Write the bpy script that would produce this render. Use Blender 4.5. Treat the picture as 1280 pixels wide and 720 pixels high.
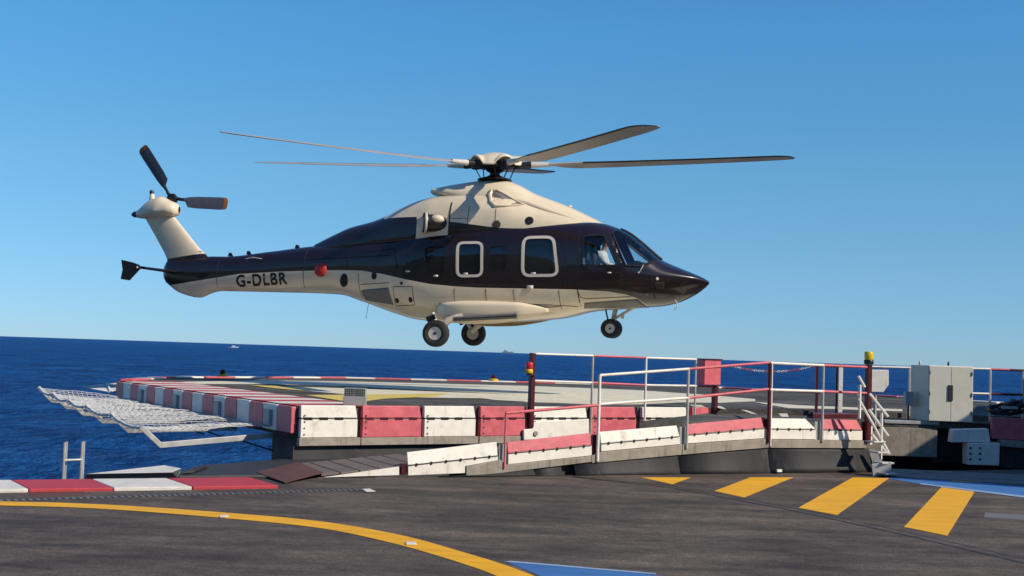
import bpy, bmesh, math, random
import numpy as np
from mathutils import Vector, Matrix
from math import sin, cos, pi, radians as R, atan, sqrt
random.seed(7)
for o in list(bpy.data.objects): bpy.data.objects.remove(o)
S = bpy.context.scene
COL = S.collection
# ------------------------------------------------------------------ camera, sky, sun, exposure
EYE = 1.75; F = 1600.0
ROLL = R(1.88); PITCH = atan(81*cos(ROLL)/F)
cd = bpy.data.cameras.new('camera'); cam = bpy.data.objects.new('camera', cd); COL.objects.link(cam)
cd.sensor_width = 36; cd.lens = 36*F/1280; cd.clip_start = 0.1; cd.clip_end = 120000
_fw = Vector((0, cos(PITCH), sin(PITCH))); _r = Vector((1, 0, 0)); _u = _r.cross(_fw)
CR = _r*cos(ROLL)+_u*sin(ROLL); CU = -_r*sin(ROLL)+_u*cos(ROLL); CF = _fw
cam.matrix_world = Matrix(((CR.x, CU.x, -CF.x, 0), (CR.y, CU.y, -CF.y, 0), (CR.z, CU.z, -CF.z, EYE), (0, 0, 0, 1)))
S.camera = cam
SUN_AZ = 63; SUN_EL = 36
w = bpy.data.worlds.new('World'); S.world = w; w.use_nodes = True
nt = w.node_tree; nt.nodes.clear()
sk = nt.nodes.new('ShaderNodeTexSky'); sk.sky_type = 'NISHITA'; sk.sun_disc = False
sk.sun_elevation = R(SUN_EL); sk.sun_rotation = R(180-SUN_AZ)
sk.air_density = 0.5; sk.dust_density = 0.0; sk.ozone_density = 10; sk.altitude = 0
bg = nt.nodes.new('ShaderNodeBackground'); bg.inputs[1].default_value = 0.098
wo = nt.nodes.new('ShaderNodeOutputWorld')
# clear sea air: a little more green-blue high up, by elevation
_tc = nt.nodes.new('ShaderNodeTexCoord'); _sp = nt.nodes.new('ShaderNodeSeparateXYZ'); nt.links.new(_tc.outputs['Generated'], _sp.inputs[0])
_cr = nt.nodes.new('ShaderNodeValToRGB'); _el = _cr.color_ramp.elements
for _e, (_p, _c) in zip([_el[0], _el[1]]+[_el.new(q) for q in (.065, .137, .25)], ((0, (.98, .96, .88)), (1, (1.0, 1.25, 1.2)), (.065, (1.5, 1.48, 1.12)), (.137, (1.78, 1.98, 1.38)), (.25, (1.66, 2.5, 1.95)))):
    _e.position = _p; _e.color = (*[v/2.5 for v in _c], 1)
nt.links.new(_sp.outputs[2], _cr.inputs[0])
_m1 = nt.nodes.new('ShaderNodeVectorMath'); _m1.operation = 'MULTIPLY'; nt.links.new(sk.outputs[0], _m1.inputs[0]); nt.links.new(_cr.outputs[0], _m1.inputs[1])
_m2 = nt.nodes.new('ShaderNodeVectorMath'); _m2.operation = 'SCALE'; _m2.inputs['Scale'].default_value = 2.5; nt.links.new(_m1.outputs[0], _m2.inputs[0])
nt.links.new(_m2.outputs[0], bg.inputs[0]); nt.links.new(bg.outputs[0], wo.inputs[0])
SD = Vector((sin(R(SUN_AZ))*cos(R(SUN_EL)), -cos(R(SUN_AZ))*cos(R(SUN_EL)), sin(R(SUN_EL))))
sl = bpy.data.lights.new('sun', 'SUN'); sl.energy = 4.9; sl.angle = R(0.53); sl.color = (1, .88, .71)
so = bpy.data.objects.new('sun', sl); COL.objects.link(so); so.rotation_euler = SD.to_track_quat('Z', 'Y').to_euler()
S.view_settings.view_transform = 'Standard'; S.view_settings.look = 'None'; S.view_settings.exposure = 0.0; S.view_settings.gamma = 1

# ------------------------------------------------------------------ surveying: photo measurements -> world metres
CP = Vector((0, 0, EYE))
def ray(px, py): return CR*((px-640)/F) - CU*((py-360)/F) + CF
def at(px, py, z=0.0):
    d = ray(px, py); return CP + d*((z-EYE)/d.z)
def aty(px, py, Y):
    d = ray(px, py); return CP + d*(Y/d.y)
def onwall(px, py, O, D):     # vertical wall through O along D: distance along it and height
    n = Vector((-D.y, D.x, 0)); d = ray(px, py); t = (O-CP).dot(n)/d.dot(n); P = CP+d*t
    return (P-O).dot(D), P.z

# ------------------------------------------------------------------ materials
def newmat(name):
    m = bpy.data.materials.new(name); m.use_nodes = True
    n = m.node_tree; b = n.nodes['Principled BSDF']; return m, n, b
def N(n, t, **k):
    x = n.nodes.new(t)
    for a, v in k.items(): setattr(x, a, v)
    return x
def mat(name, col, rough=.5, metal=0, var=.12, vscale=6, bump=0, bscale=40, coat=0, dirt=None, dscale=2.5, dthr=.55, ior=1.45, stretch=None, rvar=.1, streak=None, sthr=.62, chip=None):
    m, n, b = newmat(name); L = n.links
    b.inputs['Roughness'].default_value = rough; b.inputs['Metallic'].default_value = metal
    b.inputs['Coat Weight'].default_value = coat; b.inputs['Coat Roughness'].default_value = .06; b.inputs['IOR'].default_value = ior
    tc = N(n, 'ShaderNodeTexCoord'); src = tc.outputs['Object']
    if stretch:
        mp = N(n, 'ShaderNodeMapping'); mp.inputs['Scale'].default_value = stretch; L.new(src, mp.inputs[0]); src = mp.outputs[0]
    n1 = N(n, 'ShaderNodeTexNoise'); n1.inputs['Scale'].default_value = vscale; n1.inputs['Detail'].default_value = 6; L.new(src, n1.inputs[0])
    r = N(n, 'ShaderNodeMapRange'); r.inputs[1].default_value = .3; r.inputs[2].default_value = .7; r.inputs[3].default_value = 1-var; r.inputs[4].default_value = 1+var*.6
    L.new(n1.outputs[0], r.inputs[0])
    mx = N(n, 'ShaderNodeMix', data_type='RGBA', blend_type='MULTIPLY'); mx.inputs[0].default_value = 1; mx.inputs[6].default_value = (*col, 1)
    L.new(r.outputs[0], mx.inputs[7]); out = mx.outputs[2]
    if dirt:
        n2 = N(n, 'ShaderNodeTexNoise'); n2.inputs['Scale'].default_value = dscale; n2.inputs['Detail'].default_value = 9; n2.inputs['Roughness'].default_value = .68; L.new(src, n2.inputs[0])
        r2 = N(n, 'ShaderNodeMapRange'); r2.inputs[1].default_value = dthr; r2.inputs[2].default_value = dthr+.14; r2.inputs[4].default_value = .75; L.new(n2.outputs[0], r2.inputs[0])
        m2 = N(n, 'ShaderNodeMix', data_type='RGBA'); L.new(r2.outputs[0], m2.inputs[0]); L.new(out, m2.inputs[6]); m2.inputs[7].default_value = (*dirt, 1); out = m2.outputs[2]
    if streak:
        mp2 = N(n, 'ShaderNodeMapping'); mp2.inputs['Scale'].default_value = (9, 9, .7); L.new(tc.outputs['Object'], mp2.inputs[0])
        n4 = N(n, 'ShaderNodeTexNoise'); n4.inputs['Scale'].default_value = 1.6; n4.inputs['Detail'].default_value = 6; n4.inputs['Roughness'].default_value = .65; L.new(mp2.outputs[0], n4.inputs[0])
        r4 = N(n, 'ShaderNodeMapRange'); r4.inputs[1].default_value = sthr; r4.inputs[2].default_value = sthr+.12; r4.inputs[4].default_value = .6; L.new(n4.outputs[0], r4.inputs[0])
        m4 = N(n, 'ShaderNodeMix', data_type='RGBA'); L.new(r4.outputs[0], m4.inputs[0]); L.new(out, m4.inputs[6]); m4.inputs[7].default_value = (*streak, 1); out = m4.outputs[2]
    if chip:
        n5 = N(n, 'ShaderNodeTexNoise'); n5.inputs['Scale'].default_value = 26; n5.inputs['Detail'].default_value = 5; L.new(tc.outputs['Object'], n5.inputs[0])
        r5 = N(n, 'ShaderNodeMapRange'); r5.inputs[1].default_value = .70; r5.inputs[2].default_value = .73; L.new(n5.outputs[0], r5.inputs[0])
        m5 = N(n, 'ShaderNodeMix', data_type='RGBA'); L.new(r5.outputs[0], m5.inputs[0]); L.new(out, m5.inputs[6]); m5.inputs[7].default_value = (*chip, 1); out = m5.outputs[2]
    L.new(out, b.inputs['Base Color'])
    r3 = N(n, 'ShaderNodeMapRange'); r3.inputs[3].default_value = max(.02, rough-rvar); r3.inputs[4].default_value = min(1, rough+rvar); L.new(n1.outputs[0], r3.inputs[0]); L.new(r3.outputs[0], b.inputs['Roughness'])
    if bump:
        n3 = N(n, 'ShaderNodeTexNoise'); n3.inputs['Scale'].default_value = bscale; n3.inputs['Detail'].default_value = 4; L.new(src, n3.inputs[0])
        bp = N(n, 'ShaderNodeBump'); bp.inputs['Strength'].default_value = bump; bp.inputs['Distance'].default_value = .02; L.new(n3.outputs[0], bp.inputs['Height']); L.new(bp.outputs[0], b.inputs['Normal'])
    return m
M = {}
M['white'] = mat('weathered_white_paint', (.80, .77, .69), .5, dirt=(.42, .37, .29), dthr=.58, var=.08, bump=.25, bscale=7, streak=(.42, .27, .14), sthr=.60, chip=(.2, .12, .07))
M['red'] = mat('faded_red_paint', (.62, .13, .16), .5, dirt=(.40, .08, .09), dthr=.55, var=.18, bump=.25, bscale=7, streak=(.30, .05, .05), sthr=.58, chip=(.55, .4, .36))
M['darkred'] = mat('dark_and_shaded_red_paint', (.07, .006, .012), .42, var=.15)  # posts' dark red with their shade put in; also the shaded rail end
M['kerbwhite'] = mat('kerb_white', (.68, .65, .58), .6, dirt=(.3, .27, .23), dthr=.58, bump=.3, bscale=60)
M['kerbred'] = mat('kerb_red', (.46, .04, .055), .6, dirt=(.25, .05, .05), dthr=.6, bump=.3, bscale=60)
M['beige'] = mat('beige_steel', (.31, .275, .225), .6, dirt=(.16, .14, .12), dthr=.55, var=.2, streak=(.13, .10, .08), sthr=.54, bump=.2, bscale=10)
M['rubber'] = mat('black_rubber_skirt', (.028, .027, .029), .68, dirt=(.09, .087, .083), dscale=3, dthr=.56, var=.3, bump=.3, bscale=9, stretch=(1, 1, .35))
M['tyre'] = mat('tyre', (.02, .02, .021), .7, bump=.2, bscale=60)
M['black'] = mat('black_plastic', (.012, .012, .013), .4)
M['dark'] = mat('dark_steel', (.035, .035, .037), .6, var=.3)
M['concrete'] = mat('stained_concrete', (.2, .19, .17), .8, dirt=(.08, .075, .07), dthr=.5, bump=.4, bscale=25)
M['darkconc'] = mat('dark_weathered_concrete', (.05, .05, .052), .75, dirt=(.03, .03, .032), dscale=1.6, dthr=.48, bump=.4, bscale=20, stretch=(1, 1, .3))
M['plank'] = mat('grey_brown_planks', (.17, .135, .115), .75, var=.25, vscale=3, bump=.4, bscale=60, stretch=(1, 6, 1))
M['rust'] = mat('brown_coated_plate', (.12, .048, .032), .62, dirt=(.07, .04, .03), var=.2, bump=.3, bscale=70)
M['galv'] = mat('galvanised_steel', (.48, .48, .46), .5, metal=.35, var=.18, dirt=(.3, .28, .25), dthr=.6)
M['netrope'] = mat('pale_net_cord', (.62, .63, .63), .8, var=.2)
M['cabinet'] = mat('pale_grey_cabinet_paint', (.74, .72, .60), .45, var=.05, dirt=(.4, .37, .3), dthr=.66)
M['greybox'] = mat('grey_box_paint', (.33, .35, .34), .5)
M['grille'] = mat('dark_glass_lens', (.03, .05, .04), .25)
M['yellowlens'] = mat('yellow_lamp_lens', (.75, .55, .01), .2, coat=.6)
M['redlens'] = mat('red_lamp_lens', (.55, .02, .02), .22, coat=.6)
M['yellowbase'] = mat('yellow_lamp_base', (.7, .42, .02), .4)
M['cream'] = mat('cream_aircraft_paint', (.78, .665, .475), .3, coat=.6, var=.04, vscale=1.5)
M['frame'] = mat('cream_window_outline', (.62, .57, .50), .5, var=.04)
M['gearwhite'] = mat('white_gear_paint', (.55, .53, .5), .35, var=.1)
M['seam'] = mat('dark_panel_gap', (.05, .045, .04), .8)
M['seamdark'] = mat('fine_panel_gap', (.008, .006, .007), .8)
M['greypanel'] = mat('grey_louvre_panel', (.20, .19, .18), .55, bump=.5, bscale=50)
M['cabinglass'] = mat('dark_cabin_glass', (.006, .008, .012), .06, var=.05, coat=1, rvar=.02)
M['hub'] = mat('dark_hub_metal', (.03, .03, .033), .38, metal=.4)
M['blade'] = mat('blade_underside', (.40, .37, .33), .42, var=.15, vscale=2)
M['tailblade'] = mat('tail_blade_grey', (.075, .085, .11), .4)
M['bladetip'] = mat('orange_tip_paint', (.30, .11, .02), .5)
M['shirt'] = mat('white_shirt', (.75, .75, .73), .8)
M['trouser'] = mat('dark_trousers', (.02, .02, .03), .8)
M['skin'] = mat('skin', (.48, .27, .18), .5)
M['hair'] = mat('dark_hair', (.02, .014, .01), .6)
M['seat'] = mat('dark_seat', (.03, .03, .035), .6)
M['interior'] = mat('grey_cockpit_lining', (.10, .10, .11), .7)
M['redcap'] = mat('red_cap', (.5, .03, .03), .4)
M['hulldist'] = mat('pale_boat_paint', (.55, .57, .6), .5)
M['shipdist'] = mat('grey_ship_paint', (.16, .22, .30), .6)
M['plaster'] = mat('shade_block_plaster', (.5, .47, .42), .8)
M['stone'] = mat('coastal_hill', (.08, .085, .06), .95, vscale=.04, var=.5)

def cockpit_glass():
    m = bpy.data.materials.new('cockpit_glass'); m.use_nodes = True; n = m.node_tree; n.nodes.clear(); L = n.links
    t = N(n, 'ShaderNodeBsdfTransparent'); t.inputs[0].default_value = (.82, .88, .92, 1)
    g = N(n, 'ShaderNodeBsdfGlossy'); g.inputs['Roughness'].default_value = .03
    fr = N(n, 'ShaderNodeFresnel'); fr.inputs[0].default_value = 1.45
    mx = N(n, 'ShaderNodeMixShader'); o = N(n, 'ShaderNodeOutputMaterial')
    ad = N(n, 'ShaderNodeMath', operation='ADD'); ad.inputs[1].default_value = .045; L.new(fr.outputs[0], ad.inputs[0]); L.new(ad.outputs[0], mx.inputs[0]); L.new(t.outputs[0], mx.inputs[1]); L.new(g.outputs[0], mx.inputs[2]); L.new(mx.outputs[0], o.inputs[0]); return m
M['glass'] = cockpit_glass()

DARK = (.0125, .0042, .0046)
def livery(name, pts, x0, x1, cream_above, z0=0., z1=5.):
    """two tone paint: boundary height given along the length of the aircraft"""
    m, n, b = newmat(name); L = n.links
    tc = N(n, 'ShaderNodeTexCoord'); sp = N(n, 'ShaderNodeSeparateXYZ'); L.new(tc.outputs['Object'], sp.inputs[0])
    mr = N(n, 'ShaderNodeMapRange'); mr.inputs[1].default_value = x0; mr.inputs[2].default_value = x1; L.new(sp.outputs[0], mr.inputs[0])
    fc = N(n, 'ShaderNodeFloatCurve'); cv = fc.mapping.curves[0]
    pp = [((x-x0)/(x1-x0), (z-z0)/(z1-z0)) for x, z in pts]
    cv.points[0].location = pp[0]; cv.points[1].location = pp[-1]
    for p in pp[1:-1]: cv.points.new(*p)
    for p in cv.points: p.handle_type = 'VECTOR'
    fc.mapping.update(); L.new(mr.outputs[0], fc.inputs[1])
    mz = N(n, 'ShaderNodeMapRange'); mz.inputs[1].default_value = z0; mz.inputs[2].default_value = z1; L.new(sp.outputs[2], mz.inputs[0])
    gt = N(n, 'ShaderNodeMath', operation='GREATER_THAN'); L.new(mz.outputs[0], gt.inputs[0]); L.new(fc.outputs[0], gt.inputs[1])
    mx = N(n, 'ShaderNodeMix', data_type='RGBA'); L.new(gt.outputs[0], mx.inputs[0])
    cr = (.78, .665, .475, 1)
    mx.inputs[6].default_value = (*DARK, 1) if cream_above else cr; mx.inputs[7].default_value = cr if cream_above else (*DARK, 1)
    nz = N(n, 'ShaderNodeTexNoise'); nz.inputs['Scale'].default_value = 2; nz.inputs['Detail'].default_value = 6; L.new(tc.outputs['Object'], nz.inputs[0])
    r = N(n, 'ShaderNodeMapRange'); r.inputs[1].default_value = .3; r.inputs[2].default_value = .7; r.inputs[3].default_value = .9; r.inputs[4].default_value = 1.05; L.new(nz.outputs[0], r.inputs[0])
    m2 = N(n, 'ShaderNodeMix', data_type='RGBA', blend_type='MULTIPLY'); m2.inputs[0].default_value = 1; L.new(mx.outputs[2], m2.inputs[6]); L.new(r.outputs[0], m2.inputs[7])
    mpg = N(n, 'ShaderNodeMapping'); mpg.inputs['Scale'].default_value = (.5, 3, 4.5); L.new(tc.outputs['Object'], mpg.inputs[0])
    ng_ = N(n, 'ShaderNodeTexNoise'); ng_.inputs['Scale'].default_value = 2.2; ng_.inputs['Detail'].default_value = 8; ng_.inputs['Roughness'].default_value = .7; L.new(mpg.outputs[0], ng_.inputs[0])
    rg_ = N(n, 'ShaderNodeMapRange'); rg_.inputs[1].default_value = .52; rg_.inputs[2].default_value = .75; rg_.inputs[4].default_value = .3; L.new(ng_.outputs[0], rg_.inputs[0])
    m3 = N(n, 'ShaderNodeMix', data_type='RGBA', blend_type='MULTIPLY'); L.new(rg_.outputs[0], m3.inputs[0]); L.new(m2.outputs[2], m3.inputs[6]); m3.inputs[7].default_value = (.66, .6, .52, 1)
    L.new(m3.outputs[2], b.inputs['Base Color'])
    b.inputs['Roughness'].default_value = .3; b.inputs['Coat Weight'].default_value = .7; b.inputs['Coat Roughness'].default_value = .05
    n3 = N(n, 'ShaderNodeTexNoise'); n3.inputs['Scale'].default_value = 1.7; n3.inputs['Detail'].default_value = 2; L.new(tc.outputs['Object'], n3.inputs[0])
    bp = N(n, 'ShaderNodeBump'); bp.inputs['Strength'].default_value = .25; bp.inputs['Distance'].default_value = .02; L.new(n3.outputs[0], bp.inputs['Height']); L.new(bp.outputs[0], b.inputs['Normal']); L.new(bp.outputs[0], b.inputs['Coat Normal'])
    return m

def asphalt(name, base=(.078, .062, .049), streak=True, speck=True):
    m, n, b = newmat(name); L = n.links
    tc = N(n, 'ShaderNodeTexCoord')
    def noise(scale, det, st=None, rot=0):
        src = tc.outputs['Object']
        if st:
            mp = N(n, 'ShaderNodeMapping'); mp.inputs['Rotation'].default_value = (0, 0, rot); mp.inputs['Scale'].default_value = st; L.new(src, mp.inputs[0]); src = mp.outputs[0]
        x = N(n, 'ShaderNodeTexNoise'); x.inputs['Scale'].default_value = scale; x.inputs['Detail'].default_value = det; x.inputs['Roughness'].default_value = .62; L.new(src, x.inputs[0]); return x.outputs[0]
    def rng(s, a, bb, lo, hi):
        r = N(n, 'ShaderNodeMapRange'); r.inputs[1].default_value = a; r.inputs[2].default_value = bb; r.inputs[3].default_value = lo; r.inputs[4].default_value = hi; L.new(s, r.inputs[0]); return r.outputs[0]
    big = rng(noise(.55, 5, (1, 1.7, 1), .2), .33, .67, .55, 1.5)
    st = rng(noise(1.2, 7, (.6, 2.2, 1), .12), .33, .7, .68, 1.4)
    fine = rng(noise(38, 4), .32, .68, .55, 1.55)
    mid = rng(noise(7, 6), .3, .7, .75, 1.3)
    cur = None
    for s in (big, st, fine, mid):
        if cur is None: cur = s; continue
        k = N(n, 'ShaderNodeMath', operation='MULTIPLY'); L.new(cur, k.inputs[0]); L.new(s, k.inputs[1]); cur = k.outputs[0]
    mx = N(n, 'ShaderNodeMix', data_type='RGBA', blend_type='MULTIPLY'); mx.inputs[0].default_value = 1; mx.inputs[6].default_value = (*base, 1); L.new(cur, mx.inputs[7])
    L.new(mx.outputs[2], b.inputs['Base Color']); b.inputs['Roughness'].default_value = .8; b.inputs['Specular IOR Level'].default_value = .3
    bp = N(n, 'ShaderNodeBump'); bp.inputs['Strength'].default_value = .6; bp.inputs['Distance'].default_value = .006; L.new(noise(90, 3), bp.inputs['Height']); L.new(bp.outputs[0], b.inputs['Normal'])
    return m
M['asphalt'] = asphalt('road_asphalt')
M['deck'] = asphalt('deck_coating', (.082, .078, .072)); M['deck'].node_tree.nodes['Principled BSDF'].inputs['Specular IOR Level'].default_value = .08
def roadpaint(name, col, wear=(.09, .08, .07), thr=.6):
    return mat(name, col, .6, var=.16, vscale=3, dirt=wear, dscale=5, dthr=thr, bump=.4, bscale=80, stretch=(.6, 2.2, 1))
M['ryellow'] = roadpaint('yellow_road_paint', (.84, .42, .004), wear=(.22, .13, .05), thr=.62)
M['rblue'] = roadpaint('blue_road_paint', (.05, .17, .42), thr=.62)
M['rltblue'] = roadpaint('pale_blue_road_paint', (.28, .40, .55), thr=.6)
M['rgrey'] = roadpaint('grey_patch', (.16, .155, .15))
M['dwhite'] = roadpaint('deck_white_paint', (.76, .71, .55), (.45, .36, .16), .5)
M['dyellow'] = roadpaint('deck_yellow_paint', (.68, .52, .12), (.4, .33, .15), .58)
M['dred'] = roadpaint('deck_red_paint', (.48, .075, .07), (.6, .5, .4), .62)
M['dbwhite'] = roadpaint('deck_border_white_paint', (.72, .68, .6), (.45, .3, .26), .6)

def sea_mat():
    m = bpy.data.materials.new('sea_water'); m.use_nodes = True; n = m.node_tree; n.nodes.clear(); L = n.links
    tc = N(n, 'ShaderNodeTexCoord'); hs = []
    for sc, st in ((1.8, .55), (.5, 1.9), (.11, 6.0)):
        x = N(n, 'ShaderNodeTexNoise'); x.inputs['Scale'].default_value = sc; x.inputs['Detail'].default_value = 7; x.inputs['Roughness'].default_value = .62; L.new(tc.outputs['Object'], x.inputs[0])
        k = N(n, 'ShaderNodeMath', operation='MULTIPLY'); k.inputs[1].default_value = st; L.new(x.outputs[0], k.inputs[0]); hs.append(k.outputs[0])
    s1 = N(n, 'ShaderNodeMath', operation='ADD'); L.new(hs[0], s1.inputs[0]); L.new(hs[1], s1.inputs[1])
    s2 = N(n, 'ShaderNodeMath', operation='ADD'); L.new(s1.outputs[0], s2.inputs[0]); L.new(hs[2], s2.inputs[1])
    bp = N(n, 'ShaderNodeBump'); bp.inputs['Strength'].default_value = 1; bp.inputs['Distance'].default_value = .9; L.new(s2.outputs[0], bp.inputs['Height'])
    a = N(n, 'ShaderNodeTexNoise'); a.inputs['Scale'].default_value = .07; a.inputs['Detail'].default_value = 12; a.inputs['Roughness'].default_value = .9; L.new(tc.outputs['Object'], a.inputs[0])
    r = N(n, 'ShaderNodeMapRange'); r.inputs[1].default_value = .38; r.inputs[2].default_value = .62; L.new(a.outputs[0], r.inputs[0])
    mx = N(n, 'ShaderNodeMix', data_type='RGBA'); L.new(r.outputs[0], mx.inputs[0]); mx.inputs[6].default_value = (.0010, .019, .105, 1); mx.inputs[7].default_value = (.012, .12, .38, 1)
    d = N(n, 'ShaderNodeBsdfDiffuse'); L.new(mx.outputs[2], d.inputs[0]); L.new(bp.outputs[0], d.inputs['Normal'])
    g = N(n, 'ShaderNodeBsdfGlossy'); g.inputs['Roughness'].default_value = .22; L.new(bp.outputs[0], g.inputs['Normal'])
    fr = N(n, 'ShaderNodeFresnel'); fr.inputs[0].default_value = 1.33; L.new(bp.outputs[0], fr.inputs['Normal'])
    f2 = N(n, 'ShaderNodeMapRange'); f2.inputs[1].default_value = .25; f2.inputs[2].default_value = .9; f2.inputs[3].default_value = .012; f2.inputs[4].default_value = .42; L.new(fr.outputs[0], f2.inputs[0])
    ms = N(n, 'ShaderNodeMixShader'); o = N(n, 'ShaderNodeOutputMaterial'); L.new(f2.outputs[0], ms.inputs[0]); L.new(d.outputs[0], ms.inputs[1]); L.new(g.outputs[0], ms.inputs[2]); L.new(ms.outputs[0], o.inputs[0])
    return m
M['sea'] = sea_mat()

# ------------------------------------------------------------------ mesh building
ORG = {}
def tag(o, label=None, cat=None, group=None, kind=None):
    if label: o['label'] = label
    if cat: o['category'] = cat
    if group: o['group'] = group
    if kind: o['kind'] = kind
    return o
def empty(name, loc, label, cat, group=None):
    o = bpy.data.objects.new(name, None); COL.objects.link(o); o.location = loc; o.empty_display_size = .2
    ORG[o] = Vector(loc); return tag(o, label, cat, group)
class MB:
    def __init__(s): s.v = []; s.f = []
    def add(s, vs, fs):
        k = len(s.v); s.v += [Vector(v) for v in vs]; s.f += [tuple(i+k for i in f) for f in fs]; return s
    def hexa(s, p): return s.add(p, [(0, 3, 2, 1), (4, 5, 6, 7), (0, 1, 5, 4), (1, 2, 6, 5), (2, 3, 7, 6), (3, 0, 4, 7)])
    def box(s, c, d, ax=None):
        c = Vector(c); X, Y, Z = ax if ax else (Vector((1, 0, 0)), Vector((0, 1, 0)), Vector((0, 0, 1)))
        q = [c+X*(d[0]/2*i)+Y*(d[1]/2*j)+Z*(d[2]/2*k) for k in (-1, 1) for i, j in ((-1, -1), (1, -1), (1, 1), (-1, 1))]
        return s.hexa(q)
    def prism(s, pts, ext):
        n = len(pts); e = Vector(ext); p = [Vector(q) for q in pts]
        return s.add(p+[q+e for q in p], [tuple(range(n))[::-1], tuple(range(n, 2*n))]+[(i, (i+1) % n, n+(i+1) % n, n+i) for i in range(n)])
    def tube(s, pts, r, n=8, closed=False, cap=True):
        pts = [Vector(p) for p in pts]; m = len(pts); rings = []
        rr = r if isinstance(r, (list, tuple)) else [r]*m
        up = None
        for i in range(m):
            a = pts[(i-1) % m] if (closed or i > 0) else pts[0]; b = pts[(i+1) % m] if (closed or i < m-1) else pts[-1]
            t = (b-a).normalized()
            if up is None: up = Vector((0, 0, 1)) if abs(t.z) < .9 else Vector((1, 0, 0))
            x = t.cross(up).normalized(); y = x.cross(t).normalized(); up = y
            rings.append([pts[i]+x*(rr[i]*cos(2*pi*k/n))+y*(rr[i]*sin(2*pi*k/n)) for k in range(n)])
        vs = [v for g in rings for v in g]; fs = []
        for i in range(m if closed else m-1):
            j = (i+1) % m
            for k in range(n): fs.append((i*n+k, i*n+(k+1) % n, j*n+(k+1) % n, j*n+k))
        if not closed and cap: fs += [tuple(range(n))[::-1], tuple((m-1)*n+k for k in range(n))]
        return s.add(vs, fs)
    def lathe(s, prof, c, ax=(0, 0, 1), n=24):
        c = Vector(c); a = Vector(ax).normalized(); t = Vector((0, 0, 1)) if abs(a.z) < .9 else Vector((1, 0, 0)); x = a.cross(t).normalized(); y = a.cross(x)
        vs = []; fs = []
        for r, h in prof:
            for k in range(n): vs.append(c+a*h+x*(r*cos(2*pi*k/n))+y*(r*sin(2*pi*k/n)))
        for i in range(len(prof)-1):
            for k in range(n): fs.append((i*n+k, i*n+(k+1) % n, (i+1)*n+(k+1) % n, (i+1)*n+k))
        if prof[0][0] > 1e-4: fs.append(tuple(range(n))[::-1])
        if prof[-1][0] > 1e-4: fs.append(tuple((len(prof)-1)*n+k for k in range(n)))
        return s.add(vs, fs)
    def grid(s, rows, wrap=False):
        m = len(rows[0]); vs = [v for r in rows for v in r]; fs = []
        for i in range(len(rows)-1):
            for k in range(m if wrap else m-1): fs.append((i*m+k, i*m+(k+1) % m, (i+1)*m+(k+1) % m, (i+1)*m+k))
        return s.add(vs, fs)
    def build(s, name, m, parent=None, smooth=False, bevel=0, label=None, cat=None, group=None, kind=None, merge=False, solid=0):
        if parent is not None: org = ORG[parent]
        elif kind: org = Vector((0, 0, 0))
        else:
            lo = [min(v[i] for v in s.v) for i in range(3)]; hi = [max(v[i] for v in s.v) for i in range(3)]
            org = Vector(((lo[0]+hi[0])/2, (lo[1]+hi[1])/2, lo[2]))
        me = bpy.data.meshes.new(name)
        if parent is not None and parent.get('local'): org = Vector((0, 0, 0))
        me.from_pydata([v-org for v in s.v], [], s.f)
        bm = bmesh.new(); bm.from_mesh(me)
        if merge: bmesh.ops.remove_doubles(bm, verts=bm.verts, dist=1e-4)
        bmesh.ops.recalc_face_normals(bm, faces=bm.faces)
        if smooth:
            for f in bm.faces: f.smooth = True
            for e in bm.edges:
                if len(e.link_faces) == 2 and e.calc_face_angle(0) > R(smooth if smooth is not True else 45): e.smooth = False
        bm.to_mesh(me); bm.free()
        me.materials.append(M[m] if isinstance(m, str) else m)
        o = bpy.data.objects.new(name, me); COL.objects.link(o)
        if parent is None: o.location = org; ORG[o] = org
        else: o.parent = parent; ORG[o] = ORG[parent]
        if parent is not None and parent.get('local'): LOCALS.append(o); o['local'] = 1
        if bevel:
            b = o.modifiers.new('bevel', 'BEVEL'); b.width = bevel; b.segments = 2; b.limit_method = 'ANGLE'; b.angle_limit = R(40)
        if solid:
            b = o.modifiers.new('solid', 'SOLIDIFY'); b.thickness = solid; b.offset = -1
        return tag(o, label, cat, group, kind)
LOCALS = []
def lathe1(*a, **k): return MB().lathe(*a, **k)
def wheel_spin(): pass

# =================================================================== SETTING
UD = Vector((cos(R(25)), sin(R(25)), 0)); VD = Vector((-UD.y, UD.x, 0))       # along the quay edge / away from us
OQ = Vector((-1.37, 17.7, 0))                                                  # start of the ramp on the quay edge
def Q(u, v, z=0.): return OQ+UD*u+VD*v+Vector((0, 0, z))

# sea
rows, cols = 760, 340
ys = 13*np.exp(np.linspace(0, math.log(60000/13), rows)); ts = np.linspace(-1, 1, cols)
Yg = np.repeat(ys[:, None], cols, 1); Xg = (Yg*.62+6)*ts[None, :]
dy = ys*math.log(60000/13)/rows; Zg = np.zeros_like(Xg); rs = np.random.RandomState(3)
for i in range(36):
    lam = .9*1.09**i; th = rs.normal(-.9, .75); ph = rs.rand()*6.28
    k = 2*pi/lam; fade = np.clip((lam/np.maximum(dy[:, None], Yg*1.24/cols)-2.6)/2.5, 0, 1)
    kx, ky = k*cos(th), k*sin(th)
    Zg += .0105*lam**.62*fade*np.sin(kx*Xg+ky*Yg+ph+.8*np.sin(.13*k*(Xg*ky/k-Yg*kx/k)+ph*2))
co = np.stack([Xg, Yg, Zg-3.4], -1).reshape(-1, 3)
idx = np.arange(rows*cols).reshape(rows, cols)
fa = np.stack([idx[:-1, :-1], idx[:-1, 1:], idx[1:, 1:], idx[1:, :-1]], -1).reshape(-1, 4)
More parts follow.
